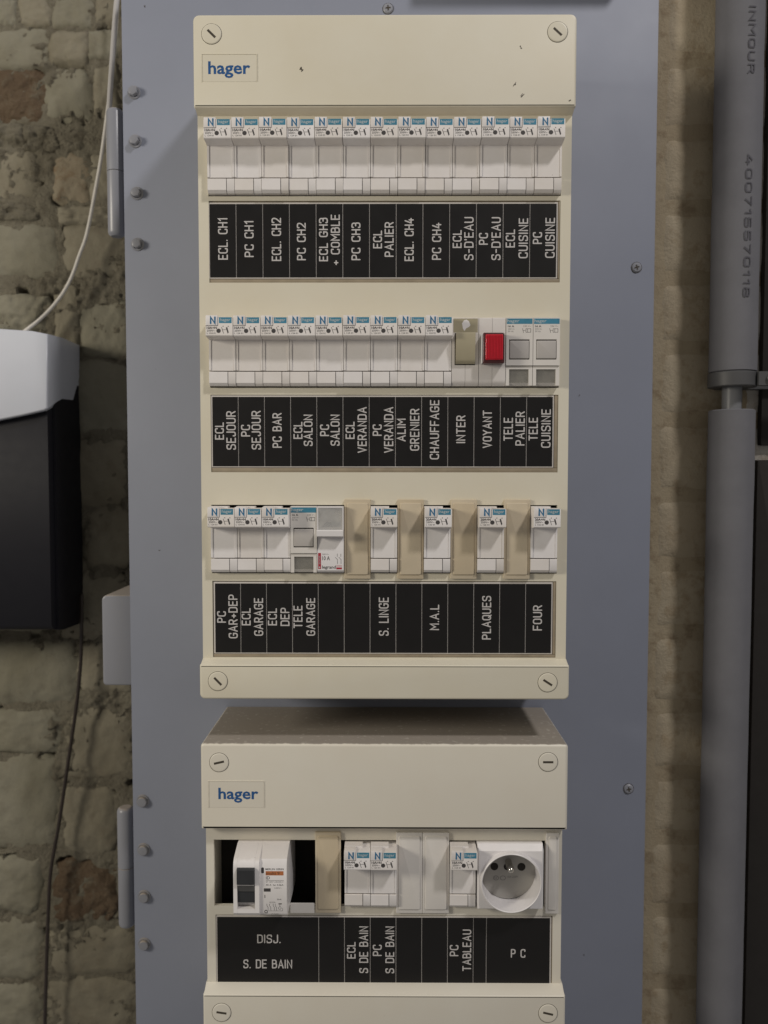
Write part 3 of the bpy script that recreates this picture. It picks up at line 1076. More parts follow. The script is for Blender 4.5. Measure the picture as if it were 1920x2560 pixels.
mb.box(121, 122.6, -75.9, -1, -358.8, -243.2)
mb.build('side_wall', CL, lo)
mb = MB()
mb.box(-120.9, 120.9, -42, -38, -358, -244)
mb.build('inner_back', M['inside'], lo)
for x, z, a, p in ((-112.3, -196.4, 13, tc2), (111.3, -195.5, 0, tc2), (-112.2, -372.0, -8, bc2), (113.1, -371.6, -13, bc2)):
    cover_screw(p, x, z, YC, a, CL)
logo(tc2, -119.4, -81.9, -227.6, -209.5, -113.0, -85.7, -224.3, -213.9, YC, CL)
CELLS4 = [(-116.7, -45.6)] + [(-45.6 + 17.97 * k, -45.6 + 17.97 * (k + 1)) for k in range(6)] + [(62.2, 71.3), (71.3, 115.7)]
label_row(lo, -358.2, -307.2, -116.6, 115.6, -357.0, -309.0, CELLS4, TX4, YP, TH4)

# ------------------------------------------------------------------ fuse holders
H = 8.86     # half width of one module
YB, YT = -83.4, -93.0


def carrier_meshes():
    d = {}
    mb = MB()
    mb.box(-H, H, -79.6, -50, -22.5, 21.2)
    # rails of the recess
    for s in (-1, 1):
        a, b = (H - 1.25, H) if s > 0 else (-H, -H + 1.25)
        mb.prism_x([(-79.5, -12.5), (-83.1, -12.5), (YB, -12.2), (YB, 8.3), (-79.5, 8.3)], a, b)
    # sloping floor of the finger recess
    mb.prism_x([(-79.55, -12.5), (-82.95, -12.5), (-82.9, 8.2), (-79.55, 8.2)], -H + 1.3, H - 1.3)
    # right hand foot
    mb.prism_x([(-79.5, -22.45), (-81.9, -22.45), (-82.9, -21.4), (YB, -20.6), (YB, -13.5), (-83.1, -13.2), (-79.5, -13.2)], 3.9, H)
    mb.box(-H, 3.4, -86.5, -79.5, 21.25, 22.5)
    d['body'] = mb.mesh('body', M['white'])
    mb = MB()
    mb.prism_x([(-79.5, -22.45), (-81.9, -22.45), (-82.9, -21.4), (YB - .1, -20.6), (YB - .1, -13.5), (-83.2, -13.2), (-79.5, -13.2)], -H, 3.45)
    d['terminal_cover'] = mb.mesh('terminal_cover', M['white'])
    mb = MB()
    mb.prism_x([(-80, 21.2), (-92.2, 21.2), (YT + .25, 20.95), (YT, 20.4), (YT, 9.3), (YT + .5, 8.75), (-83.6, 7.9), (-80, 7.9)], -H, H)
    d['fuse_drawer'] = mb.mesh('fuse_drawer', M['white'])
    mb = MB()
    mb.slab(rrect(-H + .1, -0.95, 15.6, 22.2, 0.3), -86.6, YT - 0.35, 0.25, 2)
    d['neutral_button'] = mb.mesh('neutral_button', M['white'])
    mb = MB()
    mb.ribbon([(-6.0, 17.0), (-6.0, 20.9), (-3.2, 17.0), (-3.2, 20.9)], 1.1, lambda u, v: (u + .55, YT - .41, v))
    d['letter'] = mb.mesh('letter', M['blue_print'], 0)
    mb = MB()
    mb.slab(rrect(-0.1, 8.2, 17.2, 21.0), YT + .1, YT - 0.05, 0, 1)
    d['brand_badge'] = mb.mesh('brand_badge', M['badge'])
    d['badge_lettering'] = text_mesh('hager', 0.7, 7.4, 17.8, 20.5, YT - 0.09, M['print_white'], bold=0.012)
    for amp, cal in (('10A+N', 'L 124 01'), ('20A+N', 'L 126 01')):
        P = [(text_mesh(amp, -8.2, -1.4, 13.3, 14.95, YT - .03, M['print_black'], 0.04), 0),
             (text_mesh('250V~', -8.1, -2.6, 11.65, 12.95, YT - .03, M['print_black'], 0.03), 1),
             (text_mesh(cal, -8.1, -2.3, 10.1, 11.2, YT - .03, M['print_black'], 0.02), 1)]
        mb = MB()
        mb.sheet(circ(-0.35, 12.2, 1.45, 18), YT - .03)
        mb.ribbon([(1.6, 14.5), (2.9, 10.6)], .32, lambda u, v: (u, YT - .03, v))
        mb.ribbon([(2.3, 12.9), (4.7, 12.9)], .26, lambda u, v: (u, YT - .035, v))
        mb.sheet([(4.4, 14.3), (5.3, 14.7), (6.3, 11.1), (5.6, 10.4)], YT - .04)
        for tx in (2.6, 6.0):
            mb.sheet([(tx - .45, 14.9), (tx + .45, 14.9), (tx + .1, 15.6)], YT - .03)
        # dark strips drawn in for the shaded gaps beside the neutral button
        mb.sheet([(-0.93, 15.4), (-0.7, 15.4), (-0.7, 21.0), (-0.93, 21.0)], YT - .02)
        mb.sheet([(-H + .1, 15.32), (-0.93, 15.32), (-0.93, 15.58), (-H + .1, 15.58)], YT - .02)
        sy_ = mb.mesh('s', M['print_black'], 0)
        d['marks' + amp[:2]] = join_meshes('printed_marks', P + [(sy_, 0)], [M['print_black'], M['print_grey']])
    return d


CM = carrier_meshes()
PARTS = ('body', 'terminal_cover', 'fuse_drawer', 'brand_badge', 'neutral_button')


def fuse_carrier(x, z, label, group, amp='10'):
    e = empty('fuse_holder', (x, 0, z), label, 'fuse holder', group)
    e.rotation_euler = (0, random.uniform(-.005, .005), 0)
    e.location.y = random.uniform(-.0005, .0003)
    ob = {}
    for p in PARTS:
        ob[p] = put(p, CM[p], e)
    put('lettering', CM['letter'], ob['neutral_button'])
    put('lettering', CM['badge_lettering'], ob['brand_badge'])
    put('printed_marks', CM['marks' + amp], ob['fuse_drawer'])
    return e


def slot_x(k):
    return -117.4 + 18.02 * (k + 0.5)


random.seed(3)
ROW1 = ['ECL. CH1', 'PC CH1', 'ECL. CH2', 'PC CH2', 'ECL GH3 + COMBLE', 'PC CH3', 'ECL PALIER', 'ECL. CH4', 'PC CH4', "ECL S-D'EAU", "PC S-D'EAU", 'ECL CUISINE', 'PC CUISINE']
Z1, Z2, Z3, Z4 = 208.1, 81.2, -44.5, -276.9
for k, t in enumerate(ROW1):
    fuse_carrier(slot_x(k), Z1, 'white fuse holder directly above the "%s" label in the top row' % t, 'fuse holders of the top row')
ROW2 = ['ECL SEJOUR', 'PC SEJOUR', 'PC BAR', 'ECL SALON', 'PC SALON', 'ECL VERANDA', 'PC VERANDA', 'ALIM GRENIER', 'CHAUFFAGE']
for k, t in enumerate(ROW2):
    fuse_carrier(slot_x(k), Z2, 'white fuse holder directly above the "%s" label in the middle row' % t, 'fuse holders of the middle row')
for k, t in ((0, 'PC GAR+DEP'), (1, 'ECL GARAGE'), (2, 'ECL DEP')):
    fuse_carrier(slot_x(k), Z3, 'white fuse holder directly above the "%s" label, left of the third row' % t, 'fuse holders of the third row')
for k, t in ((6, 'S. LINGE'), (8, 'M.A.L'), (10, 'PLAQUES'), (12, 'FOUR')):
    fuse_carrier(slot_x(k), Z3, 'white fuse holder directly above the "%s" label between cream blanks' % t, 'fuse holders of the third row', '20')
for x, t in ((-18.3, 'ECL S DE BAIN'), (-0.3, 'PC S DE BAIN'), (54.2, 'PC TABLEAU')):
    fuse_carrier(x, Z4, 'white fuse holder directly above the "%s" label in the lower panel' % t, 'fuse holders of the lower panel')


# ------------------------------------------------------------------ blanking plates
def blank(x, z, w, h, m, label, group):
    mb = MB()
    mb.slab(rrect(-w / 2, w / 2, -h / 2, h / 2, 0.5), YP - 0.05, -80.9, 0.35, 2)
    e = mb.build('blanking_plate', m, None, (x, 0, z))
    tag(e, label, 'blanking plate', group)
    mb = MB()
    i = 1.7
    mb.slab(rrect(-w / 2 + i, w / 2 - i, -h / 2 + i + 1.2, h / 2 - i - 0.6, 1.0), -80.85, -81.6, 0.5, 3)
    mb.build('raised_panel', m, e)


for k, t in ((5, 'between the module with a clear window and the "S. LINGE" fuse holder'), (7, 'between the "S. LINGE" and "M.A.L" fuse holders'), (9, 'between the "M.A.L" and "PLAQUES" fuse holders'), (11, 'between the "PLAQUES" and "FOUR" fuse holders')):
    blank(slot_x(k), Z3, 17.7, 54.0, M['cream_blank'], 'cream blanking plate ' + t, 'cream blanking plates of the third row')
blank(-38.8, -276.2, 17.7, 57.0, M['cream_blank'], 'yellowed blanking plate right of the black opening in the lower panel', 'blanking plates of the lower panel')
blank(17.4, -276.2, 18.2, 57.0, M['white_warm'], 'white blanking plate right of the "PC S DE BAIN" fuse holder', 'blanking plates of the lower panel')
blank(35.8, -276.2, 18.2, 57.0, M['white_warm'], 'white blanking plate left of the "PC TABLEAU" fuse holder', 'blanking plates of the lower panel')
blank(116.3, -276.2, 9.0, 57.0, M['white_warm'], 'narrow pale blanking plate right of the round wall socket', 'blanking plates of the lower panel')


# ------------------------------------------------------------------ remote switches
def remote_switch(x, z, label):
    e = empty('remote_switch', (x, 0, z), label, 'remote switch', 'remote switches marked TELE')
    yf = -84.6
    mb = MB()
    mb.box(-H, H, -79, -50, -22.5, 22.5)
    # face round the button opening
    mb.box(-H, H, yf, -79, 8.0, 22.4)
    mb.box(-H, -6.9, yf, -79, -9.2, 8.0)
    mb.box(6.7, H, yf, -79, -9.2, 8.0)
    mb.box(-6.9, 6.7, yf, -79, -9.2, -5.3)
    mb.build('body', M['white_warm'], e)
    mb = MB()
    mb.slab(rrect(-6.6, 6.4, -4.7, 7.2, 0.6), -79, yf - 0.3, 0.5, 3)
    mb.build('push_button', M['grey_button'], e)
    mb = MB()
    mb.box(-6.85, 6.65, -79.3, -79.05, -5.25, 7.95)
    mb.build('button_gap', M['gap'], e)
    mb = MB()
    for a, b, c, d in ((-H, -6.6, -22.4, -9.6), (6.4, H, -22.4, -9.6), (-6.6, 6.4, -11.6, -9.6)):
        mb.box(a, b, yf + .9, -79, c, d)
    mb.prism_x([(-79, -22.4), (-81.8, -22.4), (yf + 1.0, -20.6), (-79, -20.6)], -6.6, 6.4)
    w = mb.build('label_window', M['white_warm'], e)
    mb = MB()
    mb.box(-6.55, 6.35, -81.0, -79.05, -20.5, -11.7)
    mb.build('label_slot', M['slip'], w)
    mb = MB()
    mb.box(-6.5, 6.3, -83.2, -82.6, -20.5, -11.7)
    mb.build('pane', M['clear'], w)
    mb = MB()
    mb.slab(rrect(-H + .3, H - .4, 18.2, 21.7), yf + .1, yf - .05)
    b = mb.build('brand_badge', M['badge'], e)
    put('lettering', text_mesh('hager', -8.2, -0.2, 18.5, 21.3, yf - .09, M['print_white'], 0.012), b)
    P = [(text_mesh('16 A', -7.8, -3.6, 16.0, 17.3, yf - .03, M['print_black'], 0.03), 0),
         (text_mesh('250 V~', -7.8, -3.0, 14.3, 15.3, yf - .03, M['print_black']), 1),
         (text_mesh('50 Hz', -7.8, -4.0, 12.8, 13.8, yf - .03, M['print_black']), 1),
         (text_mesh('230 V~', 2.4, 7.6, 16.2, 17.2, yf - .03, M['print_black']), 1)]
    mb = MB()
    pl = lambda u, v: (u, yf - .03, v)
    mb.ribbon([(1.9, 15.3), (2.6, 12.4)], .24, pl)
    mb.ribbon([(2.3, 13.9), (4.2, 13.9)], .2, pl)
    mb.ribbon([(4.2, 15.0), (7.4, 15.0), (7.4, 12.7), (4.2, 12.7), (4.2, 15.0)], .26, lambda u, v: (u, yf - .035, v))
    mb.ribbon([(5.3, 15.0), (5.3, 12.7)], .24, lambda u, v: (u, yf - .04, v))
    P.append((mb.mesh('s', M['print_black'], 0), 0))
    put('printed_marks', join_meshes('printed_marks', P, [M['print_black'], M['print_grey']]), e)


remote_switch(slot_x(11), Z2, 'remote switch with grey push button above the "TELE PALIER" label')
remote_switch(slot_x(12), Z2, 'remote switch with grey push button above the "TELE CUISINE" label')
remote_switch(slot_x(3), Z3, 'remote switch with grey push button above the "TELE GARAGE" label')


# ------------------------------------------------------------------ rocker switch and red indicator
def half_shells(e):
    """white body in two halves with a hairline seam"""
    for a, b, n in ((-H, -0.08, 'body_half'), (0.08, H, 'body_half')):
        mb = MB()
        mb.prism_x([(-50, -22.5), (-81.6, -22.5), (-83.0, -21.0), (-84.0, -18.8), (-84.0, 21.9), (-83.4, 22.5), (-50, 22.5)], a, b)
        mb.build(n, M['white'], e)


e = empty('rocker_switch', (slot_x(9), 0, Z2), 'white switch with a beige rocker above the "INTER" label', 'switch')
half_shells(e)
mb = MB()
mb.slab(rrect(-7.9, 8.3, 12.7, 21.9), -83.9, -84.06)
st = mb.build('sticker', M['rocker'], e)
mb = MB()
mb.sheet([(-2.2, 18.6), (-1.6, 15.2), (-.6, 13.6), (.6, 15.4), (2.4, 16.2), (3.4, 17.6), (2.4, 20.0), (.8, 21.2), (-1.0, 20.6)], -84.1)
mb.build('torn_patch', M['white'], st)
mb = MB()
mb.box(-7.0, 6.6, -84.12, -84.02, -8.9, 12.2)
mb.build('rocker_gap', M['gap'], e)
mb = MB()
mb.prism_x([(-83.8, -8.3), (-85.2, -8.3), (-86.6, -7.2), (-87.2, -5.5), (-89.4, 11.0), (-89.0, 11.9), (-83.8, 12.0)], -6.4, 6.3)
rk = mb.build('rocker', M['rocker'], e)
mb = MB()
mb.prism_x([(-87.62, -2.2), (-88.08, 1.2), (-88.03, 1.2), (-87.57, -2.2)], -.18, .12)
mb.build('rocker_mark', M['slot'], rk)

e = empty('indicator_light', (slot_x(10), 0, Z2), 'white module with a square red lens above the "VOYANT" label', 'indicator light')
half_shells(e)
mb = MB()
mb.slab(rrect(-7.0, 7.2, -8.6, 11.4, 1.0), -83.9, -91.4, 0.8, 3)
bz = mb.build('bezel', M['red_dark'], e)
mb = MB()
mb.slab(rrect(-5.4, 6.1, -6.6, 10.1, 0.7), -91.3, -92.4, 0.5, 3)
for k in range(11):
    x0 = -4.9 + k * .98
    mb.prism_x([(-92.3, -6.1), (-92.75, -5.8), (-92.75, 9.4), (-92.3, 9.7)], x0, x0 + .6)
mb.build('lens', M['red_lens'], bz)
mb = MB()
mb.slab(rrect(-7.7, -7.05, -8.4, 10.6, .2), -83.9, -90.4, 0.2, 2)
mb.build('lens_flange', M['white_bright'], e)

# ------------------------------------------------------------------ module with the clear window
e = empty('modular_breaker', (slot_x(4), 0, Z3), 'white module with clear top window and red strip above an empty label', 'circuit breaker')
yf = -84.6
mb = MB()
mb.box(-H, H, -79.6, -50, -22.5, 22.4)
mb.box(-H, -H + .8, -86.0, -79.5, 6.9, 22.3)
mb.box(H - .8, H, -86.0, -79.5, 6.9, 22.3)
mb.box(-H + .8, H - .8, -86.0, -79.5, 21.5, 22.3)
mb.prism_x([(-79.5, 6.8), (-89.5, 6.8), (-90.2, 6.2), (-90.2, 2.8), (-89.4, 2.2), (-83.6, 1.6), (-79.5, 1.6)], -H, H)
mb.prism_x([(-79.5, 1.5), (-82.6, 1.5), (yf, -8.6), (yf, -20.8), (-83.0, -22.4), (-79.5, -22.4)], -H, H)
mb.build('body', M['white_bright'], e)
mb = MB()
mb.box(-H + .9, H - .9, -80.0, -79.65, 7.0, 21.4)
lb = mb.build('label_slip', M['backing'], e)
mb = MB()
mb.sheet([(-7.0, 8.0), (6.8, 8.2), (6.5, 12.5), (4.2, 11.0), (2.0, 13.0), (-.5, 11.4), (-3, 12.2), (-5, 9.8)], -80.05)
mb.sheet([(-6.5, 19.0), (-1, 20.2), (5.5, 19.6), (6.5, 21.0), (-6.9, 21.1)], -80.06)
mb.build('torn_patch', M['print_grey'], lb)
mb = MB()
mb.box(-H + .85, H - .85, -86.2, -85.6, 6.9, 21.45)
mb.build('pane', M['clear_b'], e)
P = [(text_mesh('10 A', -5.6, -.4, -14.0, -11.2, yf - .03, M['print_black'], 0.012), 0),
     (text_mesh('250 V~', -5.6, -1.0, -10.4, -9.4, yf - .03, M['print_black']), 0),
     (text_mesh('legrand', -5.7, 3.6, -20.3, -17.5, yf - .03, M['print_black'], 0.02), 0)]
mb = MB()
pl = lambda u, v: (u, yf - .03, v)
for bx in (4.6, 7.0):
    mb.ribbon([(bx, -9.6), (bx, -11.5)], .26, pl)
    mb.ribbon([(bx - 1.3, -12.0), (bx + .1, -13.4), (bx + .1, -16.4)], .26, pl)
P.append((mb.mesh('s', M['print_black'], 0), 0))
mb = MB()
mb.sheet([(-H + .5, -19.9), (-6.4, -19.9), (-6.4, -9.0), (-H + .5, -9.0)], yf - .03)
mb.sheet([(3.9, -18.0), (7.7, -18.0), (7.7, -17.6), (3.9, -17.6)], yf - .03)
mb.sheet([(3.9, -20.1), (7.7, -20.1), (7.7, -18.8), (3.9, -18.8)], yf - .03)
P.append((mb.mesh('s', M['print_red'], 0), 1))
P.append((text_mesh('03510', -7.9, -6.9, -16.8, -11.0, yf - .05, M['print_white']), 2))
mb = MB()
mb.sheet([(-7.9, -19.3), (-7.0, -19.3), (-7.0, -18.2), (-7.9, -18.2)], yf - .05)
P.append((mb.mesh('s', M['print_white'], 0), 2))
put('printed_marks', join_meshes('printed_marks', P, [M['print_black'], M['print_red'], M['print_white']]), e)

# ------------------------------------------------------------------ residual current device
e = empty('residual_current_device', (-82.8, 0, -276.0), 'white residual current switch with black toggle and orange stripe in lower panel', 'residual current device')
prof = [(-50, -22.0), (-92, -22.0), (-97.5, -20.6), (-98.6, -18.6), (-98.6, 13.4), (-96.6, 17.4), (-84.0, 22.0), (-50, 22.0)]
mb = MB()
mb.prism_x(prof, -0.6, 17.6)
mb.build('label_side', M['white'], e)
mb = MB()
mb.prism_x([(-50, -22.0), (-92, -22.0), (-98.4, -20.4), (-100, -18.2), (-100, -15.5), (-95, -15.4), (-95, -15.5), (-90, 13.0), (-100, 13.0), (-99.2, 16.0), (-97.0, 18.2), (-84.0, 22.0), (-50, 22.0)], -15.4, -3.6)
mb.prism_x(prof[:1] + [(-92, -22.0), (-98.4, -20.4), (-100, -18.2), (-100, 13.0), (-99.2, 16.0), (-97.0, 18.2), (-84.0, 22.0), (-50, 22.0)], -18.0, -15.45)
mb.prism_x(prof[:1] + [(-92, -22.0), (-98.4, -20.4), (-100, -18.2), (-100, 13.0), (-99.2, 16.0), (-97.0, 18.2), (-84.0, 22.0), (-50, 22.0)], -3.55, -0.65)
mb.build('toggle_housing', M['white'], e)
mb = MB()
mb.prism_x([(-88, 1.6), (-101.0, 1.6), (-102.2, 2.6), (-102.2, 12.0), (-101, 12.9), (-88, 12.9)], -15.3, -3.7)
tg = mb.build('toggle', M['black'], e)
mb = MB()
mb.prism_x([(-88, -4.0), (-99.0, -4.0), (-100.4, 1.4), (-88, 1.4)], -15.2, -3.8)
mb.build('toggle_neck', M['grey_mid'], tg)
mb = MB()
mb.prism_x([(-88, -12.6), (-96.0, -12.6), (-98.8, -11.6), (-99.2, -4.4), (-88, -4.2)], -15.2, -3.8)
mb.build('lower_toggle', M['black'], tg)
mb = MB()
mb.box(-15.1, -3.9, -100.6, -99.2, 1.0, 1.55)
mb.build('toggle_line', M['white_bright'], tg)
yf = -98.6
mb = MB()
mb.box(17.7, 34.4, -80.6, -79.2, -28.9, -22.4)
mb.build('side_flange', M['white_warm'], e)
P = [(text_mesh('MERLIN GERIN', 3.4, 15.6, 10.6, 11.9, yf - .03, M['print_black'], 0.012), 0),
     (text_mesh('ID', 3.7, 6.3, 4.2, 6.4, yf - .03, M['print_black'], 0.012), 0),
     (text_mesh('multi 9', 3.9, 12.8, 7.4, 9.4, yf - .06, M['print_black'], 0.0), 2),
     (text_mesh('2P 10/07 230/400 V', 3.6, 15.4, 2.0, 3.0, yf - .03, M['print_black']), 1),
     (text_mesh('40 A  Iac 4.5kA', 3.6, 15.4, -.1, 1.0, yf - .03, M['print_black'], 0.01), 0),
     (text_mesh('230V~', 9.2, 14.4, -2.2, -1.2, yf - .03, M['print_black']), 1),
     (text_mesh('0,03A', 6.0, 10.0, -12.2, -11.0, yf - .03, M['print_black']), 1),
     (text_mesh('30mA', 11.0, 14.0, -10.0, -8.9, yf - .03, M['print_black']), 0),
     (text_mesh('15009', 7.0, 12.0, -20.4, -19.2, yf + .02, M['print_black']), 1)]
mb = MB()
pl = lambda u, v: (u, yf - .03, v)
mb.ribbon([(3.7, 3.5), (15.5, 3.5)], .22, pl)
mb.sheet([(2.2, -4.2), (6.8, -4.2), (6.8, -1.9), (2.2, -1.9)], yf - .03)
mb.ribbon([(2.9, -8.4), (2.9, -6.6)], .5, pl)
mb.sheet(rrect(.5, 2.4, 8.4, 12.4, .7), yf - .03)
mb.ribbon([(3.6 + .9 * math.cos(t), -17.9 + .95 * math.sin(t)) for t in [2 * PI * i / 14 for i in range(15)]], .5, pl)
for bx in (4.2, 6.0, 8.4, 9.8):
    mb.ribbon([(bx, -12.6), (bx, -13.8), (bx + .8, -15.0), (bx + .8, -17.0)], .24, pl)
mb.ribbon([(4.9, -17.4), (14.8, -17.4), (14.8, -15.4)], .18, lambda u, v: (u, yf - .035, v))
mb.ribbon([(12.9 + .9 * math.cos(t), -15.4 + .95 * math.sin(t)) for t in [2 * PI * i / 14 for i in range(15)]], .22, lambda u, v: (u, yf - .04, v))
mb.ribbon([(12.9, -14.4), (12.9, -12.6)], .22, pl)
mb.sheet([(12.0, -12.9), (14.2, -12.9), (14.2, -12.2), (12.0, -12.2)], yf - .045)
P.append((mb.mesh('s', M['print_black'], 0), 0))
mb = MB()
mb.sheet([(3.5, 7.0), (15.5, 7.0), (15.5, 9.9), (3.5, 9.9)], yf - .04)
P.append((mb.mesh('s', M['print_orange'], 0), 3))
mk = put('printed_marks', join_meshes('printed_marks', P, [M['print_black'], M['print_grey'], M['slot'], M['print_orange']]), e)

# ------------------------------------------------------------------ socket
e = empty('power_socket', (86.6, 0, -276.0), 'white French wall socket with round recess and earth pin', 'socket')
mb = MB()
ol = rrect(-22.7, 22.7, -23.2, 22.2, [1.0, 1.0, 1.0, 1.0])
RI = 19.9
n = 64
outer = []
for i in range(n):           # outline resampled by angle so the plate can carry a round hole
    a = 2 * PI * i / n
    c, s = math.cos(a), math.sin(a)
    k = min(22.6 / max(abs(c), 1e-6), 22.4 / max(abs(s), 1e-6))
    outer.append((k * c, k * s - .4))
yfr = -86.5
r0 = [mb.v(x, -50, z) for x, z in outer]
r1 = [mb.v(x, yfr + (3.6 if z > 20 else 1.2), z) for x, z in outer]
r2 = [mb.v(x * .955, yfr, (z if z < 14 else min(z, 18.0 + (z - 14) * .12)) * .962) for x, z in outer]
ring = [mb.v(20.9 * math.cos(2 * PI * i / n), yfr, 20.9 * math.sin(2 * PI * i / n) - 2.2) for i in range(n)]
rt = [mb.v(20.7 * math.cos(2 * PI * i / n), -90.6, 20.7 * math.sin(2 * PI * i / n) - 2.2) for i in range(n)]
rt2 = [mb.v(20.2 * math.cos(2 * PI * i / n), -91.0, 20.2 * math.sin(2 * PI * i / n) - 2.2) for i in range(n)]
rt3 = [mb.v(19.7 * math.cos(2 * PI * i / n), -90.6, 19.7 * math.sin(2 * PI * i / n) - 2.2) for i in range(n)]
rb = [mb.v(19.0 * math.cos(2 * PI * i / n), -74.9, 19.4 * math.sin(2 * PI * i / n) - 2.2) for i in range(n)]
mb._skin([r0, r1, r2, ring, rt, rt2, rt3, rb], n)
fp = mb.build('socket_plate', M['white_bright'], e)
mb = MB()
mb.sheet(circ(0, -2.2, 19.05, n), -75.0)
fl = mb.build('recess_floor', M['recess'], e)
mb = MB()
for x, z, r in ((-9.6, 1.8, 2.75), (9.3, 1.6, 2.85), (-.6, 1.7, 2.5)):
    mb.sheet(circ(x, z, r, 24), -75.06)
mb.build('pin_hole', M['inside'], fl)
mb = MB()
mb.rev_y([(2.4, -75.0), (2.4, -86.0), (1.9, -87.6), (1.0, -88.5), (0, -88.7)], 0.1, 5.2, 24)
mb.build('earth_pin', M['brass'], e)
mb = MB()
for x in (-8.4, -3.6):
    mb.ribbon([(x + 1.9 * math.cos(t), -6.4 + 1.5 * math.sin(t)) for t in [2 * PI * i / 16 for i in range(17)]], .4, lambda u, v: (u, -75.04, v))
P = [(mb.mesh('s', M['print_black'], 0), 0), (text_mesh('16A 250V', -.6, 7.0, -6.2, -4.8, -75.04, M['print_black']), 0), (text_mesh('NF', -9.6, -7.3, -7.0, -5.8, -75.06, M['print_black']), 0)]
put('printed_marks', join_meshes('printed_marks', P, [M['print_grey']]), fl)

# ------------------------------------------------------------------ unit on the left wall
e = empty('wall_unit', (0, 0, 0), 'dark navy box on the brick wall with a white cover on top', 'electric box')
front = [(-420, 14), (-345, 40), (-320.6, 44.3), (-300.5, 48.3), (-283.1, 52.3), (-280.4, 54.3), (-279.2, 115.2), (-292.4, 117.8), (-318.9, 119.5), (-345, 120.5), (-420, 120)]
rear = [(-430, 12), (-356, 40), (-331, 44.6), (-310, 49.0), (-288.0, 53.8), (-281.2, 66.0), (-280.3, 117.5), (-300, 121.0), (-334.8, 123.0), (-358, 124), (-430, 124)]
mb = MB()
levels = [(inset(front, 1.6), 44.0), (inset(front, .5), 44.5), (front, 45.6), (rear, 78.0), ([(x - (1.0 if x > -300 else 0), z) for x, z in rear], 118.0)]
rings = [[mb.v(x, y, z) for x, z in o] for o, y in levels]
mb._skin(rings, len(front))
mb.face(rings[0])
mb.build('top_cover', M['cap_white'], e, smooth=50)
mb = MB()
mb.prism_x([(118, -138), (70, -136), (56, -133.5), (52, -129), (52, 80), (56, 84), (118, 84)], -430, -284.0)
mb.prism_x([(118, -138.5), (75, -137), (62, -135), (62, 80), (118, 80)], -283.9, -281.8)
mb.build('body', M['navy'], e, smooth=60)


def smooth_path(pts, n=6):
    out = []
    P = [Vector(p) for p in pts]
    for i in range(len(P) - 1):
        p0, p1, p2, p3 = P[max(i - 1, 0)], P[i], P[i + 1], P[min(i + 2, len(P) - 1)]
        for k in range(n):
            t = k / n
            out.append(0.5 * ((2 * p1) + (-p0 + p2) * t + (2 * p0 - 5 * p1 + 4 * p2 - p3) * t * t + (-p0 + 3 * p1 - 3 * p2 + p3) * t ** 3))
    out.append(P[-1])
    return out


mb = MB()
mb.tube(smooth_path([(-234.5, 100, 430), (-238, 100, 385), (-243, 100, 340), (-248.6, 100, 301.8), (-252.5, 100, 277.5), (-258.0, 100, 249.6), (-266.0, 100, 213), (-273.2, 100, 193.6), (-279.9, 100, 176.0), (-288.1, 100, 161.2), (-298.4, 99, 147.7), (-309.4, 97, 136.1), (-322, 92, 124.0), (-328, 90, 118)]), 1.6, 10)
tag(mb.build('white_cable', M['cable_white']), 'thin white cable curving down to the white-topped box', 'cable')
mb = MB()
mb.tube(smooth_path([(-227, 80, 425), (-231, 80, 390), (-234.5, 80, 350), (-237, 80, 320), (-238.2, 80, 290), (-238, 80, 262), (-237.5, 80, 240)]), 2.3, 10)
tag(mb.build('grey_cable', M['cable_grey']), 'thicker grey cable running down behind the upper hinge', 'cable')
mb = MB()
mb.tube(smooth_path([(-277.5, 103, -110), (-277.9, 103, -130.7), (-279.1, 104, -160.3), (-281.1, 104, -186.4), (-285.4, 104, -220.0), (-292.8, 104, -265.0), (-302.1, 104, -321.7), (-310.8, 104, -367.3), (-314.1, 104, -405.6), (-317.1, 104, -463.3), (-319.8, 104, -521.4), (-321, 104, -545)]), 1.65, 10)
tag(mb.build('brown_cable', M['cable_brown']), 'dark brown cable hanging down the brick wall below the navy box', 'cable')

# ------------------------------------------------------------------ pipes on the right
px, py = 263.3, -10.0
e = empty('insulated_pipe', (px, py, 0), 'grey pipe in printed grey foam insulation beside the cabinet', 'pipe')
mb = MB()
mb.rev_z([(7.2, -560), (7.2, 450)], 0, 0, 36)
mb.build('pipe', M['pvc'], e)


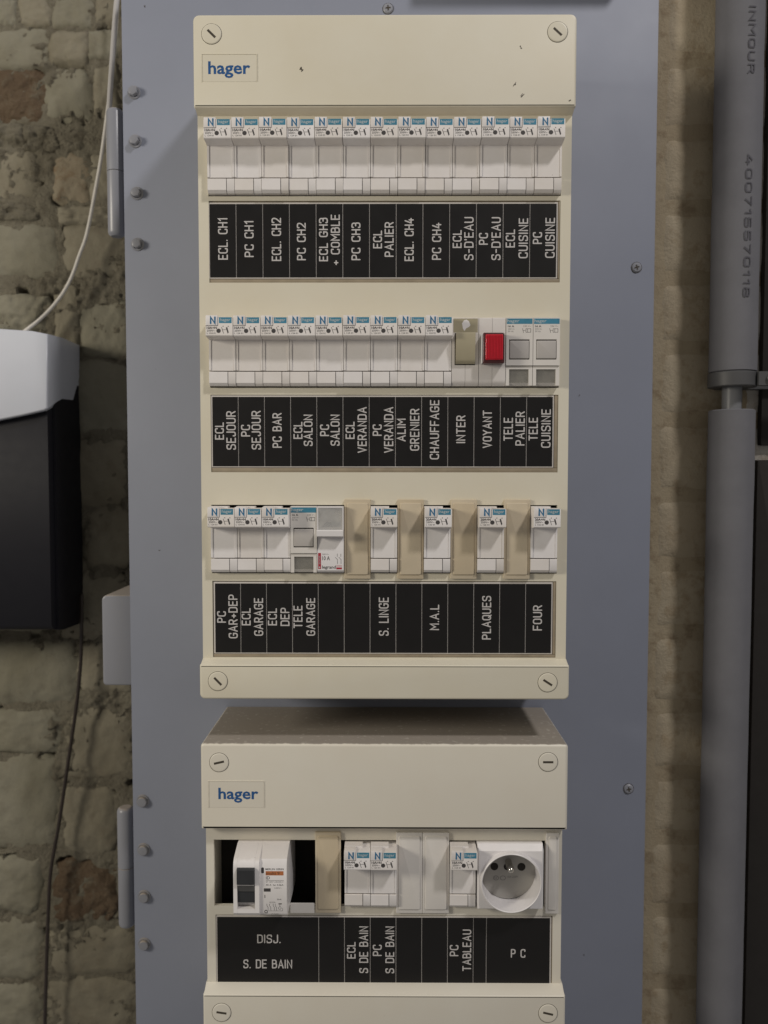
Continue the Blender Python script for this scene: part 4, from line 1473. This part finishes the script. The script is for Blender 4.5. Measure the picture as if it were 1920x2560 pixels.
def sleeve(z0, z1, r, m, parent, seed):
    mb = MB()
    seg = 44
    rings = []
    for z, rr in ((z0, 7.4), (z0 - .1, r - 1.0), (z0 + .6, r), ):
        rings.append((z, rr))
    nz = 24
    for k in range(1, nz):
        rings.append((z0 + (z1 - z0) * k / nz, r))
    rings += [(z1 - .6, r), (z1 + .1, r - 1.0), (z1, 7.4)]
    R2 = []
    for z, rr in rings:
        R2.append([mb.v((rr + .35 * fbm((math.cos(2 * PI * i / seg), math.sin(2 * PI * i / seg), z * .02 + seed), 1.5, 3)) * math.cos(2 * PI * i / seg), (rr + .0) * math.sin(2 * PI * i / seg), z) for i in range(seg)])
    mb._skin(R2, seg)
    return mb.build('foam_sleeve', m, parent)


up_sl = sleeve(76.5, 450, 17.05, M['foam'], e, 1)
lo_sl = sleeve(-560, 48.1, 16.7, M['foam'], e, 5)


def wrap_text(t, zt, zb, ang, h, rad_, parent):
    def place(u, v, d):
        a = ang + (v - h / 2) / rad_
        return Vector(((rad_ + d) * math.sin(a), -(rad_ + d) * math.cos(a), zt - u))
    engrave(t, zt - zb, h, place, w=.95, sub=1.2).build('lettering', M['foam_print'], parent, smooth=0)


wrap_text('400715570118', 232.0, 129.5, .10, 5.6, 17.5, up_sl)
wrap_text('INMOUR', 337, 289.5, .10, 5.6, 17.5, up_sl)
# clip holding the pipes
e2 = empty('pipe_clip', (px, py, 70.6), 'dark grey clip bar holding the insulated pipe between its two sleeves', 'pipe clip')
mb = MB()
mb.box(-6, 62, 8, 19.4, -5.4, 5.2)
mb.build('bar', M['clip'], e2)
mb = MB()
mb.rev_z([(7.5, -5.3), (17.0, -5.3), (17.6, -4.7), (17.6, 4.9), (17.0, 5.5), (7.5, 5.5)], 0, 0, 40)
mb.build('ring', M['clip'], e2)
mb = MB()
mb.prism_x([(-10, -5.2), (-15.8, -5.2), (-15.8, 5.0), (-10, 5.0)], 13, 62)
mb.rev_y([(2.6, -15.8), (2.6, -17.2), (1.8, -18.0), (0, -18.2)], 21, 0, 16)
mb.build('jaw', M['clip'], e2)

for z0, z1, xl, lab in ((22.1, 450, 292.0, 'upper dark brown board on the whitewashed wall at the right edge'), (-560, 10.8, 289.8, 'lower dark brown board on the whitewashed wall at the right edge')):
    mb = MB()
    mb.slab(rrect(xl, 390, z0, z1, 1.2), 9.4, 3.0, 0.8, 2)
    o = mb.build('dark_board', M['foam_dark'], None)
    tag(o, lab, 'board', 'dark boards at the right edge')
